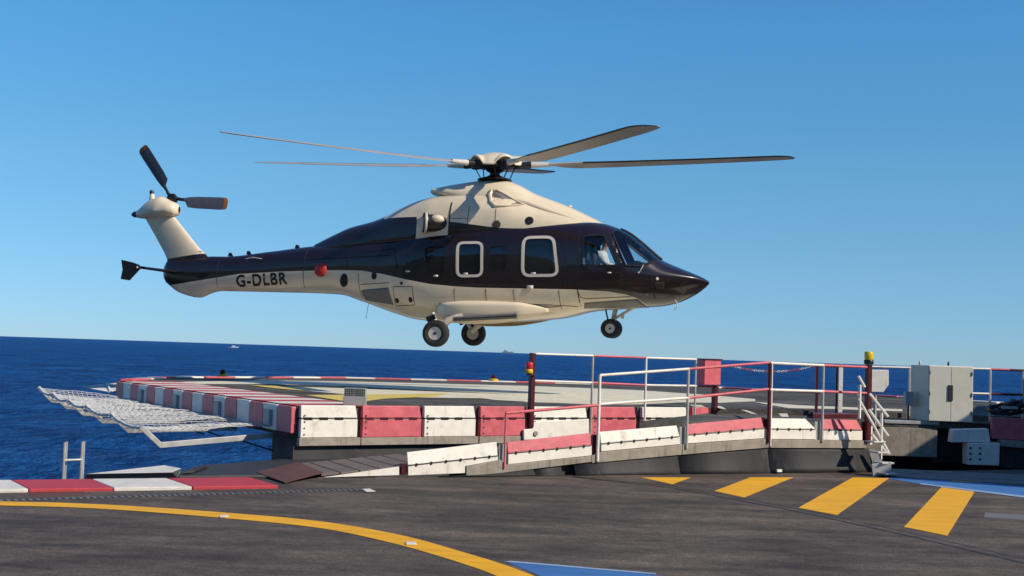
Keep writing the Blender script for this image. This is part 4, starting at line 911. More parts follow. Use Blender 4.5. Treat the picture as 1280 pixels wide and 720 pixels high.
def patch(tab, corners, name, m, parent=heli, lift=.006, side=-1, nu=8, nv=6, th=.01):
    c = [Vector(q) for q in corners]; rows_ = []
    for i in range(nu+1):
        a_ = c[0].lerp(c[1], i/nu); b_ = c[3].lerp(c[2], i/nu); rows_.append([Vector((q.x, side*(surfy(tab, q.x, q.y)+lift), q.y)) for q in (a_.lerp(b_, j/nv) for j in range(nv+1))])
    return part(MB().grid(rows_), name, m, parent, smooth=True, solid=th)
for i, (poly, m, wd) in enumerate(((W2, 'frame', .062), (W4, 'frame', .066))):
    for s in (-1, 1):
        pp = ccw(poly); ribbon(BODY, pp, wd, 'window_frame', m, panes[2 if i == 0 else 6] if s < 0 else panes[3 if i == 0 else 7], closed=True, lift=.012, side=s, th=.012)
for idx_, poly in ((0, W1), (4, W3)): ribbon(BODY, ccw(poly), .025, 'window_frame', 'seamdark', panes[idx_], closed=True, lift=.006)
for k, idx_ in ((8, 8), (9, 9)): ribbon(BODY, ccw(WD_), .05, 'window_frame', 'black', panes[idx_], closed=True, lift=.008, side=-1 if k == 8 else 1)
# windscreen surround and centre post
pk = []
z_ = 0
top = [(x_, interp(BODY, x_, 1)) for x_ in np.linspace(3.08, 4.06, 14)]
part(MB().tube([Vector((x_, 0, z_+.0)) for x_, z_ in top], .035, 8), 'windscreen_post', 'black', panes[-1], smooth=True)
for s in (-1, 1):
    part(MB().tube([Vector((x_, s*surfy(BODY, x_, z_), z_)) for x_, z_ in [(3.03, 2.69), (3.15, 2.44), (3.27, 2.18), (3.38, 1.96), (3.55, 1.955), (3.72, 1.955), (3.88, 2.03), (3.98, 2.085)]], .026, 8), 'windscreen_frame', 'seamdark', panes[-1], smooth=True)
# window handles
for x_, z_ in ((-.3, 1.70), (1.30, 1.735), (-1.02, 1.64), (-1.72, 1.74)): patch(BODY, [(x_-.055, z_+.022), (x_+.055, z_+.022), (x_+.055, z_-.022), (x_-.055, z_-.022)], 'handle', 'frame', nu=1, nv=1, lift=.012)
patch(BODY, [(1.16, 1.46), (1.31, 1.46), (1.31, 1.36), (1.16, 1.36)], 'handle', 'frame', nu=2, nv=2, lift=.02)
patch(BODY, [(2.98, 1.80), (3.07, 1.80), (3.07, 1.77), (2.98, 1.77)], 'door_handle', 'frame', nu=1, nv=1, lift=.012)
# doors and panel seams
for pts, m in (([(2.30, 2.78), (2.33, 1.3), (2.36, .98)], 'seamdark'), ([(2.33, 1.80), (3.28, 1.80), (3.30, 1.50), (2.9, 1.45), (2.33, 1.45)], 'seamdark'), ([(.95, 2.66), (.95, 1.42)], 'seamdark'), ([(2.02, 2.7), (2.02, 1.42)], 'seamdark'), ([(-.68, 2.6), (-.66, 1.44)], 'seamdark'), ([(.16, 2.64), (.18, 1.42)], 'seamdark'),
               ([(-.56, 1.35), (-.57, 1.05)], 'seam'), ([(.19, 1.36), (.20, 1.07)], 'seam'), ([(.85, 1.36), (.86, 1.08)], 'seam'), ([(2.33, 1.36), (2.37, 1.22), (2.5, 1.19), (3.5, 1.27)], 'seam'), ([(-.95, 1.0), (.2, 1.05), (2.3, 1.02)], 'seam'),
               ([(-3.0, 1.42), (-2.2, 1.47)], 'seam'), ([(-2.1, 1.38), (-1.6, 1.385), (-1.57, .96), (-2.08, .93), (-2.1, 1.38)], 'seam'), ([(-3.05, 1.7), (-3.02, 1.1)], 'seam'), ([(1.0, .95), (1.9, 1.0)], 'seam'), ([(-4.9, 2.0), (-2.2, 2.12)], 'seamdark'), ([(-3.4, 2.2), (-3.35, 1.8)], 'seamdark'), ([(-7.0, 2.0), (-7.02, 1.3)], 'seam'), ([(-4.55, 2.3), (-4.6, 1.28)], 'seam'), ([(3.72, 1.86), (3.95, 1.86), (4.0, 1.25)], 'seamdark'), ([(-2.9, 2.2), (-2.1, 2.28), (-2.0, 1.8)], 'seamdark'), ([(.3, .95), (.3, .72)], 'seam'), ([(1.9, 1.36), (1.92, .95)], 'seam')):
    ribbon(BODY, pts, .014 if m == 'seam' else .02, 'panel_seam', m)
# cowling seams, ports
for pts in ([(-.80, 2.62), (-.80, 3.35)], [(-1.62, 3.0), (-1.62, 2.55)], [(-.75, 3.0), (-.35, 3.0), (-.35, 2.85)], [(-.35, 3.3), (-.35, 3.0)], [(.30, 3.25), (.31, 2.86)], [(-.75, 2.72), (.3, 2.80)]):
    ribbon(COWL, pts, .012, 'panel_seam', 'seam')
ribbon(COWL, [(-.80, 2.6), (-.80, 3.4)], .03, 'firewall_edge', 'seam', lift=.012)
def disc(tab, x, z, r, name, m, rz=None, lift=.012, dome=.0, ang=0):
    y = -(surfy(tab, x, z)); e = .02; nx = (surfy(tab, x+e, z)-surfy(tab, x-e, z))/(2*e); nz = (surfy(tab, x, z+e)-surfy(tab, x, z-e))/(2*e)
    nrm = Vector((-nx, -1, -nz)).normalized(); nrm = Vector((nx*-1, -1, -nz)) ; nrm = Vector((-nx*1.0, -1.0, -nz*1.0)).normalized()
    mb = MB().lathe([(r, -.03), (r, lift*.6), (r*.9, lift+dome*.3), (r*.6, lift+dome*.75), (0.0, lift+dome)], (x, y, z), nrm, 22)
    if rz: 
        c = Vector((x, y, z)); 
        for v in mb.v: v.z = c.z+(v.z-c.z)*rz+(v.x-c.x)*ang
    return part(mb, name, m, smooth=40)
disc(COWL, 1.10, 2.97, .10, 'vent_port', 'black'); disc(COWL, .35, 2.865, .095, 'vent_port', 'seam')
disc(BODY, -4.10, 1.77, .17, 'red_cover', 'redcap', dome=.05); disc(BODY, -3.45, 1.52, .115, 'oval_vent', 'black', rz=1.45, ang=.35); disc(BODY, -2.61, 1.63, .075, 'vent_port', 'black', rz=1.2)
disc(BODY, -2.02, 1.06, .05, 'drain_cap', 'black', rz=1.4); disc(BODY, -1.66, 1.08, .05, 'drain_cap', 'black', rz=1.4); disc(BODY, -1.88, 1.46, .035, 'fuel_cap', 'black')
patch(BODY, [(-2.99, 1.29), (-2.23, 1.355), (-2.14, .955), (-2.96, 1.06)], 'louvre_panel', 'greypanel', lift=.01)
patch(BODY, [(2.45, 1.10), (3.62, 1.22), (3.80, 1.07), (2.40, .99)], 'step_recess', 'greypanel', lift=.006, nu=12)
patch(BODY, [(4.0, 1.60), (4.22, 1.62), (4.22, 1.42), (4.02, 1.42)], 'vent_grille', 'seamdark', lift=.004)
disc(BODY, 4.07, 1.69, .035, 'nose_light', 'frame')
part(MB().tube([(4.42, -.35, 1.24), (4.47, -.42, 1.18), (4.50, -.45, 1.08), (4.42, -.46, 1.0)], .015, 6), 'pitot_tube', 'gearwhite', smooth=True)
for a_ in ((-6.8, 2.14), (-6.3, 2.19), (-5.0, 2.36)): part(MB().prism([(a_[0]-.07, -.01, a_[1]-.03), (a_[0]+.07, -.01, a_[1]-.03), (a_[0]+.02, -.01, a_[1]+.06), (a_[0]-.05, -.01, a_[1]+.06)], (0, .02, 0)), 'antenna', 'black')
part(MB().tube([(-2.95, -.3, 1.08), (-3.02, -.3, .62)], .006, 5), 'antenna', 'black')
part(MB().tube([(-6.18, -.415, 2.02), (-6.0, -.43, 2.06), (-5.75, -.44, 2.03)], .012, 6), 'grab_handle', 'gearwhite')
# intake on cowling shoulder: raised ring with grille
ic = Vector((.42, -.80, 3.38))
ring = [hl(612, 236, -.75), (hl(610, 243, -.75)), hl(614, 252, -.8), hl(620, 258, -.82), hl(632, 257.5, -.82), hl(644, 256, -.82), hl(653, 255, -.8), hl(640, 248, -.76), hl(628, 241, -.72), hl(619, 236, -.7)]
def coutw(x, z, off=.0): return Vector((x, -max(surfy(COWL, x, min(z, interp(COWL, x, 1)-.02)), surfy(FAIR, x, min(z, interp(FAIR, x, 1)-.02)))-off, z))
rp_ = [coutw(x, z, .0) for x, z in ring]
intake = part(MB().tube([coutw(x, z, .02) for x, z in ring], [.045, .05, .045, .03, .022, .022, .02, .03, .035, .04], 8, closed=True), 'air_intake', 'cream', smooth=True)
mb = MB(); cc = sum(rp_, Vector())/len(rp_); mb.add([p.lerp(cc, .1)-Vector((0, .012, 0)) for p in rp_]+[cc-Vector((0, .03, 0))], [(i, (i+1) % 10, 10) for i in range(10)]); mb.build('intake_grille', 'greypanel', intake)
# spine ridge forward of intake
part(MB().tube([coutw(x, z, -.03) for x, z in [(.62, 3.52), (1.0, 3.38), (1.4, 3.25), (1.8, 3.13), (2.2, 3.02)]], [.03, .08, .08, .06, .02], 10), 'cowling_ridge', 'cream', smooth=True)
# beacon on spine
part(MB().lathe([(.06, 0), (.055, .03), (.03, .05), (0, .055)], (1.85, 0, 3.39), (0, 0, 1), 12), 'spine_antenna', 'frame', smooth=True)
# exhausts
for s in (-1, 1):
    ax = Vector((-.90, s*.36, .02)).normalized(); c = Vector((-.95, s*.86, 2.88))
    ex = part(MB().lathe([(.03, -.20), (.10, -.12), (.17, .0), (.205, .2), (.205, .38)], c, ax, 28), 'exhaust_duct', 'black' , smooth=60)  # duct coloured black for the shade along its lower body
    part(MB().lathe([(.215, .381), (.235, .40), (.235, .50), (.22, .51), (.20, .50), (.19, .3), (0, .29)], c, ax, 28), 'exhaust_pipe', 'black', ex, smooth=50)
    part(MB().lathe([(.24, .415), (.25, .43), (.25, .455), (.24, .47)], c, ax, 28), 'exhaust_ring', 'gearwhite', ex, smooth=50)
    mb = MB(); rws = []
    for i in range(9):
        a_ = pi*i/8; rws.append([c+ax*.14+Vector((.17*cos(a_), s*(.13+.13*sin(a_)*cos(2*pi*q/16)), .09+.105*sin(a_)*sin(2*pi*q/16))) for q in range(16)])
    mb.grid(rws, wrap=True).build('lit_duct_top', 'cream', ex, smooth=True, merge=True)  # cream bulge modelled in place of the highlight on the duct top
# sponsons
for s in (-1, 1):
    SP = [(-1.02, .93, .80, .02), (-.95, 1.0, .70, .08), (-.75, 1.05, .60, .22), (-.3, 1.09, .55, .32), (.3, 1.10, .57, .35), (.9, 1.09, .66, .32), (1.3, 1.03, .76, .2), (1.65, .95, .88, .03)]
    rows_ = []
    for i in range(41):
        x_ = -1.02+2.67*i/40; zt = interp(SP, x_, 1); zb = interp(SP, x_, 2); wd = interp(SP, x_, 3); zm = zb+(zt-zb)*.72
        rr_ = []
        for k in range(25):
            th = -pi/2+pi*k/24; c_, s_ = cos(th), sin(th); hh_ = (zt-zm) if s_ > 0 else (zm-zb); rr_.append(Vector((x_, s*(1.02+wd*.82*abs(c_)**.8), zm+hh_*math.copysign(abs(s_)**.8, s_))))
        rows_.append(rr_)
    spn = part(MB().grid(rows_), 'sponson', 'cream', smooth=60, solid=.01)
    if s < 0:
        mb = MB().hexa([(-.52, -1.31, .59), (.98, -1.28, .70), (.98, -1.20, .70), (-.52, -1.20, .59), (-.52, -1.325, .70), (.98, -1.31, .82), (.98, -1.20, .82), (-.52, -1.20, .70)])
        mb.build('float_cover', 'greypanel', spn, bevel=.01)
        mb = MB().tube([(-.5, -1.325, .645), (.96, -1.305, .755)], .012, 6); mb.build('slot', 'black', spn)
# main wheels
def wheel(c, r, wdt, s, par=heli, m='tyre', seg=36):
    c = Vector(c)
    wh = part(MB().lathe([(r*.46, -wdt*.08), (r*.50, -wdt*.36), (r*.72, -wdt*.5), (r*.93, -wdt*.40), (r, -wdt*.2), (r, wdt*.2), (r*.93, wdt*.40), (r*.72, wdt*.5), (r*.50, wdt*.36), (r*.46, wdt*.08)], c, (0, 1, 0), seg), 'wheel', m, par, smooth=30)
    rim = MB().lathe([(r*.51, -wdt*.34), (r*.46, -wdt*.38), (r*.42, -wdt*.22), (r*.2, -wdt*.18), (r*.17, -wdt*.34), (0, -wdt*.35)], c, (0, 1, 0), seg)
    rim.lathe([(r*.51, wdt*.34), (r*.46, wdt*.38), (r*.42, wdt*.22), (r*.2, wdt*.18), (r*.17, wdt*.34), (0, wdt*.35)], c, (0, 1, 0), seg)
    rim.build('rim', 'gearwhite', wh, smooth=30)
    hol = MB()
    for k in range(7):
        an = 2*pi*k/7
        for sd in (-1, 1): hol.lathe([(r*.10, 0), (r*.10, wdt*.05), (0, wdt*.055)], c+Vector((r*.30*cos(an), sd*wdt*.19, r*.30*sin(an))), (0, sd, 0), 10)
    for sd in (-1, 1): hol.lathe([(r*.11, 0), (r*.11, wdt*.03), (0, wdt*.035)], c+Vector((0, sd*wdt*.34, 0)), (0, sd, 0), 12)
    hol.build('rim_holes', 'black', wh); return wh
for s, x_, z_ in ((-1, -.88, .305), (1, -.80, .37)):
    wheel((x_, s*1.45, z_), .31, .24, s)
    lg = part(MB().tube([(x_+.55, s*1.2, .72), (x_+.22, s*1.24, .62), (x_, s*1.27, z_+.03)], [.10, .085, .06], 10), 'main_gear_leg', 'cream', smooth=True)
    part(MB().tube([(x_, s*1.27, z_), (x_, s*1.5, z_)], .04, 10), 'axle', 'gearwhite', lg, smooth=True)
    part(MB().tube([(x_-.18, s*1.18, .78), (x_-.02, s*1.22, z_+.12)], .045, 10), 'shock_strut', 'gearwhite', lg, smooth=True)
    part(MB().tube([(x_-.30, s*1.2, .62), (x_-.1, s*1.2, .70)], .07, 10), 'gear_door_hinge', 'black', lg, smooth=True)
# nose gear
for s in (-1, 1): wheel((2.93, s*.17, .555), .225, .15, s)
ng = part(MB().tube([(2.93, 0, .60), (3.02, 0, 1.05)], [.05, .06], 12), 'nose_gear_leg', 'gearwhite', smooth=True)
part(MB().tube([(2.93, -.16, .555), (2.93, .16, .555)], .035, 10), 'axle', 'gearwhite', ng, smooth=True)
for s in (-.06, .06): part(MB().tube([(2.98, s, .78), (3.50, s, 1.10)], .028, 8), 'drag_strut', 'gearwhite', ng, smooth=True)
part(MB().tube([(2.78, -.05, 1.02), (2.86, -.05, .72), (2.95, -.05, .66)], .02, 8), 'torque_link', 'hub', ng, smooth=True)
part(MB().lathe([(.05, 0), (.07, .02), (.07, .06), (0, .07)], (3.16, -.09, .86), (1, -.1, -.1), 14), 'landing_light', 'frame', ng, smooth=True)

# tail fin
def airfoil_rows(sections, n=14):
    rows_ = []
    for (le, te, th) in sections:
        le = Vector(le); te = Vector(te); ch_ = te-le; row = []
        for k in range(2*n):
            t = k/(2*n)*2; s = 1 if t < 1 else -1; tt = t if t < 1 else 2-t; xx = .5-.5*cos(pi*tt)
            yy = 5*th*(.2969*sqrt(xx)-.126*xx-.3516*xx**2+.2843*xx**3-.1036*xx**4); row.append(le+ch_*xx+Vector((0, s*yy, 0)))
        rows_.append(row)
    return rows_
rw = airfoil_rows([((-7.30, 0, 1.95), (-8.60, 0, 1.8), .20), ((-7.47, 0, 2.14), (-8.55, 0, 2.0), .19), ((-7.66, 0, 2.30), (-8.66, 0, 2.2), .17), ((-8.05, 0, 2.72), (-8.92, 0, 2.60), .16), ((-8.48, 0, 3.18), (-9.25, 0, 3.08), .16), ((-8.55, 0, 3.26), (-9.3, 0, 3.18), .15)])
finM = livery('two_tone_fin_paint', [(-9.4, 1.9), (-8.6, 2.01), (-7.3, 2.2), (-7.0, 2.3)], -9.4, -7.0, True)
mbf = MB().grid(rw, wrap=True); k = len(mbf.v); mbf.f.append(tuple(range(k-28, k))); fin = part(mbf, 'tail_fin', finM, smooth=50)
part(MB().box((-7.62, -.05, 2.22), (.1, .03, .02)), 'fin_light', 'frame', fin)
# gearbox fairing: lofted teardrop
GB = [(-9.56, 3.20, 3.13, .03, 3.165, 2, 2), (-9.42, 3.28, 3.06, .10, 3.15, 2, 2), (-9.2, 3.47, 3.04, .18, 3.17, 2, 2), (-9.0, 3.58, 3.06, .24, 3.2, 2, 2), (-8.8, 3.62, 3.08, .28, 3.23, 2, 2), (-8.55, 3.52, 3.08, .28, 3.26, 2, 2), (-8.36, 3.44, 3.12, .22, 3.28, 2, 2), (-8.28, 3.36, 3.2, .06, 3.28, 2, 2)]
gbx = part(MB().grid(loftrows(GB, 30), wrap=True), 'tail_gearbox_fairing', 'cream', smooth=60)
part(MB().lathe([(.085, 0), (.07, .1), (.055, .16)], (-9.05, 0, 3.52), (-.15, 0, 1), 14), 'light_stalk', 'cream', gbx, smooth=True)
part(MB().lathe([(.055, .161), (.06, .19), (.05, .25), (0, .27)], (-9.05, 0, 3.52), (-.15, 0, 1), 14), 'beacon_lens', 'black', gbx, smooth=True)
part(MB().lathe([(.085, 0), (.075, .09), (.04, .15), (0, .16)], (-9.46, 0, 3.155), (-1, 0, -.05), 14), 'tail_light', 'black', gbx, smooth=True)
part(MB().tube([(-8.75, .1, 3.42), (-8.80, .62, 3.60)], [.12, .06], 14), 'tail_rotor_shaft', 'hub', gbx, smooth=True)
# stabiliser with end plate
x0, z0 = hl(215, 337, -.1); 
rwS = []
for y_, le, te, th in ((-.05, -8.10, -8.55, .075), (-1.72, -8.18, -8.52, .06)):
    row = []
    for k in range(28):
        t = k/14; s = 1 if t < 1 else -1; tt = t if t < 1 else 2-t; xx = .5-.5*cos(pi*tt)
        yy = 5*th*(.2969*sqrt(xx)-.126*xx-.3516*xx**2+.2843*xx**3-.1036*xx**4); row.append(Vector((le+(te-le)*xx, y_, 1.68+s*yy)))
    rwS.append(row)
stab = part(MB().grid(rwS, wrap=True), 'stabiliser', 'black', smooth=50)
ep = [(-8.81, 1.86), (-8.50, 1.80), (-8.30, 1.735), (-8.29, 1.64), (-8.56, 1.36), (-8.80, 1.39), (-8.76, 1.62)]
part(MB().prism([(a_, -1.76, b_) for a_, b_ in ep], (0, .035, 0)), 'end_plate', 'black', stab, bevel=.01)
part(MB().lathe([(.025, 0), (.02, .02), (0, .03)], (-8.36, -1.762, 1.68), (0, -1, 0), 10), 'position_light', 'frame', stab, smooth=True)
# tail rotor blades
hubt = Vector((-8.80, .55, 3.62))
trh = part(MB().lathe([(.13, -.06), (.15, 0), (.12, .08), (.05, .12), (0, .13)], hubt, (0, 1, 0), 18), 'tail_rotor_hub', 'hub', smooth=True)
for txy in (hl(174, 186, .5), hl(284, 251, .5), (-8.72, 2.3)):
    tip = Vector((txy[0], .55, txy[1])); d = (tip-hubt); L = d.length; d.normalize(); c_ = Vector((-d.z, 0, d.x))
    if c_.z < 0: c_ = -c_
    if txy[0] < -9: c_ = -c_
    cn = [(.10, .03, .03), (.24, .04, .05), (.30, .06, .18), (.45, .075, .20), (.85, .08, .21), (.95, .075, .20), (1.0, .0, .13)]
    def trow(t, hi, lo, thk): 
        r_ = []; tw = R(10)
        for a_, th in ((hi, .0), (hi*.3, thk), (-lo*.4, thk), (-lo, 0), (-lo*.4, -thk), (hi*.3, -thk)): r_.append(hubt+d*(L*t)+c_*(a_*cos(tw))+Vector((0, 1, 0))*(th+a_*sin(tw)))
        return r_
    blm = MB(); blm.grid([trow(t, a_, b_, .014) for t, a_, b_ in [(q[0], q[1]*1.15, q[2]*1.15) for q in cn] if t <= .93]+[trow(.93, .087, .235, .014)], wrap=True); k = len(blm.v); blm.f.append(tuple(range(k-6, k)))
    bl_ = blm.build('tail_rotor_blade', 'tailblade', heli, smooth=40)
    b2 = MB(); b2.grid([trow(t, a_, b_, .013) for t, a_, b_ in ((.931, .088, .237), (.96, .085, .23), (.99, .05, .21), (1.0, .0, .14))], wrap=True); k = len(b2.v); b2.f.append(tuple(range(k-6, k))); b2.build('tip', 'bladetip', bl_, smooth=40)
    c2 = MB().tube([hubt, hubt+d*.34], [.045, .03], 8); c2.tube([hubt+c_*.07, hubt+d*.26+c_*.03], .012, 6); c2.build('blade_root', 'hub', bl_, smooth=True)

# main rotor ------------------------------------------------------
hub = Vector((0, 0, 4.38)); th0 = -.086; tx, ty, cone = .027, .077, .044
def wdir(a_):   # world angle towards the camera -> local direction with disc tilt
    wx, wy = cos(a_), -sin(a_); lx = wx*HX.x+wy*HX.y; ly = wx*HY.x+wy*HY.y
    return Vector((lx, ly, 0)), tx*wx+ty*wy
mast = part(MB().lathe([(.22, 3.98), (.17, 4.02), (.13, 4.08), (.12, 4.2), (.2, 4.24), (.24, 4.3), (.2, 4.36), (.1, 4.5), (0, 4.5)], (0, 0, 0), (0, 0, 1), 24), 'rotor_mast', 'hub', smooth=40)
part(MB().lathe([(.42, 4.02), (.40, 4.05), (.22, 4.10), (.14, 4.14)], (0, 0, 0), (0, 0, 1), 24), 'swashplate', 'black', mast, smooth=True)
# tilt axes for hub plane
tl = Vector((tx*HX.x+ty*HX.y, tx*HY.x+ty*HY.y, 0))
def tz(v): return v.x*tl.x+v.y*tl.y
# dome cap with five arches
rows_ = []; K = 100; angs = [math.atan2(wdir(th0+k*R(72))[0].y, wdir(th0+k*R(72))[0].x) for k in range(5)]
for j in range(12):
    t = j/11; row = []
    for k in range(K):
        ph = 2*pi*k/K; dmin = min(abs((ph-a_+pi) % (2*pi)-pi) for a_ in angs); lift = .20*max(0, cos(min(dmin/.40, 1)*pi/2))**.6
        zr = 4.42+lift; rr_ = .62*t; ztop = 4.70-.22*t**2.4-.06*t**8
        z = max(ztop, zr) if t < .99 else max(4.42+lift, 4.40); 
        if lift > 0: z = max(ztop, zr)
        row.append(Vector((rr_*cos(ph), rr_*sin(ph), z))+Vector((0, 0, tz(Vector((rr_*cos(ph), rr_*sin(ph), 0))))))
    rows_.append(row)
# skirt row
row = []
for k in range(K):
    ph = 2*pi*k/K; dmin = min(abs((ph-a_+pi) % (2*pi)-pi) for a_ in angs); lift = .20*max(0, cos(min(dmin/.40, 1)*pi/2))**.6
    v = Vector((.655*cos(ph), .655*sin(ph), 0)); row.append(v+Vector((0, 0, 4.375+lift*.95+tz(v))))
rows_.append(row)
part(MB().grid(rows_, wrap=True), 'hub_cap', 'cream', smooth=60, solid=.012, merge=True)
part(MB().lathe([(.1, -.11), (.34, -.07), (.44, 0), (.34, .05), (.1, .08)], hub, (-tl.x, -tl.y, 1), 24), 'hub_plate', 'hub', smooth=30)
for k in range(5):
    d, sl_ = wdir(th0+k*R(72)); le = Vector((d.y, -d.x, 0))     # leading side (clockwise from above)
    def bz(r_): return sl_*r_+cone*r_*(.72+.28*(r_/7.4))
    def P(r_, c_, h_=0.): return hub+d*r_+le*c_+Vector((0, 0, bz(r_)+h_+tz(le)*c_*.6))
    st_ = [(1.30, .05, .09, .035), (1.5, .06, .16, .03), (1.75, .09, .30, .028), (2.1, .11, .38, .027), (3.0, .11, .39, .026), (5, .11, .39, .024), (6.6, .11, .39, .022), (6.9, .10, .385, .02), (7.1, .05, .375, .018), (7.25, -.03, .36, .015), (7.36, -.14, .34, .01), (7.42, -.24, .31, .006)]
    rws = []
    for r_, hi, lo_, tk in st_:
        tw = R(13-6*r_/7.4); row = []
        for a_, h_ in ((hi, 0), (hi-.02*(hi+lo_), tk*.55), (hi-.25*(hi+lo_), tk), (hi-.6*(hi+lo_), tk*.7), (-lo_, .003), (-lo_, -.003), (hi-.6*(hi+lo_), -tk*.4), (hi-.25*(hi+lo_), -tk*.7), (hi-.02*(hi+lo_), -tk*.5)):
            row.append(P(r_, a_*cos(tw), h_+a_*sin(tw)))
        rws.append(row)
    mb = MB().grid(rws, wrap=True); n_ = len(mb.v); mb.f.append(tuple(range(n_-9, n_))); mb.f.append(tuple(range(9)))
    bl_ = part(mb, 'rotor_blade', 'blade', smooth=40)
    rws = []
    for r_, hi, lo_, tk in st_[3:]:
        tw = R(13-6*r_/7.4); row = []; cc_ = hi+lo_
        for a_, h_ in ((hi-.07*cc_, tk*.85+.002), (hi-.02*cc_, tk*.55+.003), (hi+.004, 0), (hi-.02*cc_, -tk*.5-.003), (hi-.07*cc_, -tk*.62-.002)): row.append(P(r_, a_*cos(tw), h_+a_*sin(tw)))
        rws.append(row)
    MB().grid(rws).build('erosion_strip', 'black', bl_, smooth=60)
    # cuff, arm, damper, pitch link
    mb = MB().tube([P(.85, .0), P(1.1, 0), P(1.34, -.02)], [.075, .065, .05], 12); mb.build('blade_cuff', 'gearwhite', bl_, smooth=True)
    mb = MB().tube([P(.25, 0), P(.6, 0), P(.86, 0)], [.11, .07, .085], 12); mb.tube([P(.2, -.16, .02), P(.62, -.12, .03)], .05, 10); mb.build('hub_arm', 'hub', bl_, smooth=True)
    mb = MB().lathe([(.09, -.09), (.11, -.03), (.11, .05), (.07, .10)], P(.55, 0), (0, 0, 1), 14); mb.build('bearing', 'hub', bl_, smooth=40)
    mb = MB().tube([P(.48, .22, -.03), Vector((d.x*.36+le.x*.1, d.y*.36+le.y*.1, 4.06))], .014, 6); mb.tube([P(.5, 0, 0), P(.48, .24, -.03)], .03, 8); mb.build('pitch_link', 'hub', bl_, smooth=True)

# registration letters, wrapped on the boom
x0, z0 = hl(293, 358, -.4); x1, z1 = hl(360, 354.8, -.4); ztop = hl(293, 343.5, -.4)[1]
fc = bpy.data.curves.new('registration', 'FONT'); fc.body = 'G-DLBR'; fc.size = 1; fc.space_character = 1.16; fc.offset = .028
fo = bpy.data.objects.new('tmp', fc); COL.objects.link(fo); bpy.context.view_layer.update()
dg = bpy.context.evaluated_depsgraph_get(); tm = bpy.data.meshes.new_from_object(fo.evaluated_get(dg)); bpy.data.objects.remove(fo)
bt = bmesh.new(); bt.from_mesh(tm); bmesh.ops.triangulate(bt, faces=bt.faces); bmesh.ops.subdivide_edges(bt, edges=[e for e in bt.edges if e.calc_length() > .15], cuts=2)
X0 = min(v.co.x for v in bt.verts); X1 = max(v.co.x for v in bt.verts); H1 = max(v.co.y for v in bt.verts)
for v in bt.verts:
    a_ = (v.co.x-X0)/(X1-X0); hz = v.co.y/H1; x_ = x0+(x1-x0)*a_; z_ = z0+(z1-z0)*a_+hz*(ztop-z0); v.co = Vector((x_, -(surfy(BODY, x_, z_)+.008), z_))
bt.to_mesh(tm); bt.free(); tm.materials.clear(); tm.materials.append(M['black'])
ro = bpy.data.objects.new('registration_letters', tm); COL.objects.link(ro); ro.parent = heli

# cockpit: floor, bulkhead, glareshield, seats
part(MB().box((3.0, 0, 1.33), (1.7, 1.7, .04)), 'cockpit_floor', 'interior')
part(MB().box((2.20, 0, 1.95), (.04, 1.9, 1.35)), 'bulkhead', 'interior')
gl = part(MB().prism([(3.52, -.72, 1.75), (3.50, -.72, 2.03), (3.56, -.72, 2.11), (3.85, -.72, 2.03), (3.9, -.72, 1.8)], (0, 1.44, 0)), 'instrument_panel', 'seat', bevel=.03)
part(MB().box((3.50, 0, 1.97), (.02, 1.2, .12)), 'screens', 'cabinglass', gl)
for s in (-1, 1):
    st_ = part(MB().box((2.72, s*.48, 1.62), (.5, .46, .12)), 'cockpit_seat', 'seat', bevel=.04)
    part(MB().hexa([(2.46, s*.48-.22, 1.68), (2.56, s*.48-.22, 1.68), (2.56, s*.48+.22, 1.68), (2.46, s*.48+.22, 1.68), (2.34, s*.48-.18, 2.34), (2.42, s*.48-.18, 2.34), (2.42, s*.48+.18, 2.34), (2.34, s*.48+.18, 2.34)]), 'seat_back', 'seat', st_, bevel=.03)
    part(MB().box((2.37, s*.48, 2.46), (.09, .22, .2)), 'headrest', 'seat', st_, bevel=.03)
    part(MB().box((2.75, s*.48, 1.44), (.35, .3, .2)), 'seat_base', 'dark', st_)
# wiper
part(MB().tube([Vector((x_, -surfy(BODY, x_, z_)-.03, z_)) for x_, z_ in ((3.68, 1.84), (3.74, 1.98), (3.9, 2.07), (4.02, 2.13))], .014, 6), 'wiper', 'black', smooth=True)
part(MB().tube([Vector((x_, -surfy(BODY, x_, z_)-.02, z_)) for x_, z_ in ((3.66, 1.80), (3.76, 2.0))], .02, 6), 'wiper_arm', 'gearwhite', smooth=True)

# ------------------------------------------------------------------ pilots
def skinned(name, joints, edges, m, parent, sub=2):
    """joints: list of (co, radius)"""
    me = bpy.data.meshes.new(name); me.from_pydata([j[0] for j in joints], edges, []); o = bpy.data.objects.new(name, me); COL.objects.link(o)
    s = o.modifiers.new('skin', 'SKIN'); s.use_smooth_shade = True
    for i, j in enumerate(joints):
        sv = me.skin_vertices[0].data[i]; r_ = j[1]; sv.radius = r_ if isinstance(r_, tuple) else (r_, r_)
    me.skin_vertices[0].data[0].use_root = True
    b = o.modifiers.new('sub', 'SUBSURF'); b.levels = sub; b.render_levels = sub
    me.materials.append(M[m])
    bpy.context.view_layer.update(); dg = bpy.context.evaluated_depsgraph_get(); nm = bpy.data.meshes.new_from_object(o.evaluated_get(dg)); bpy.data.objects.remove(o)
    o = bpy.data.objects.new(name, nm); COL.objects.link(o)
    for p in nm.polygons: p.use_smooth = True
    nm.materials.clear(); nm.materials.append(M[m]); return o
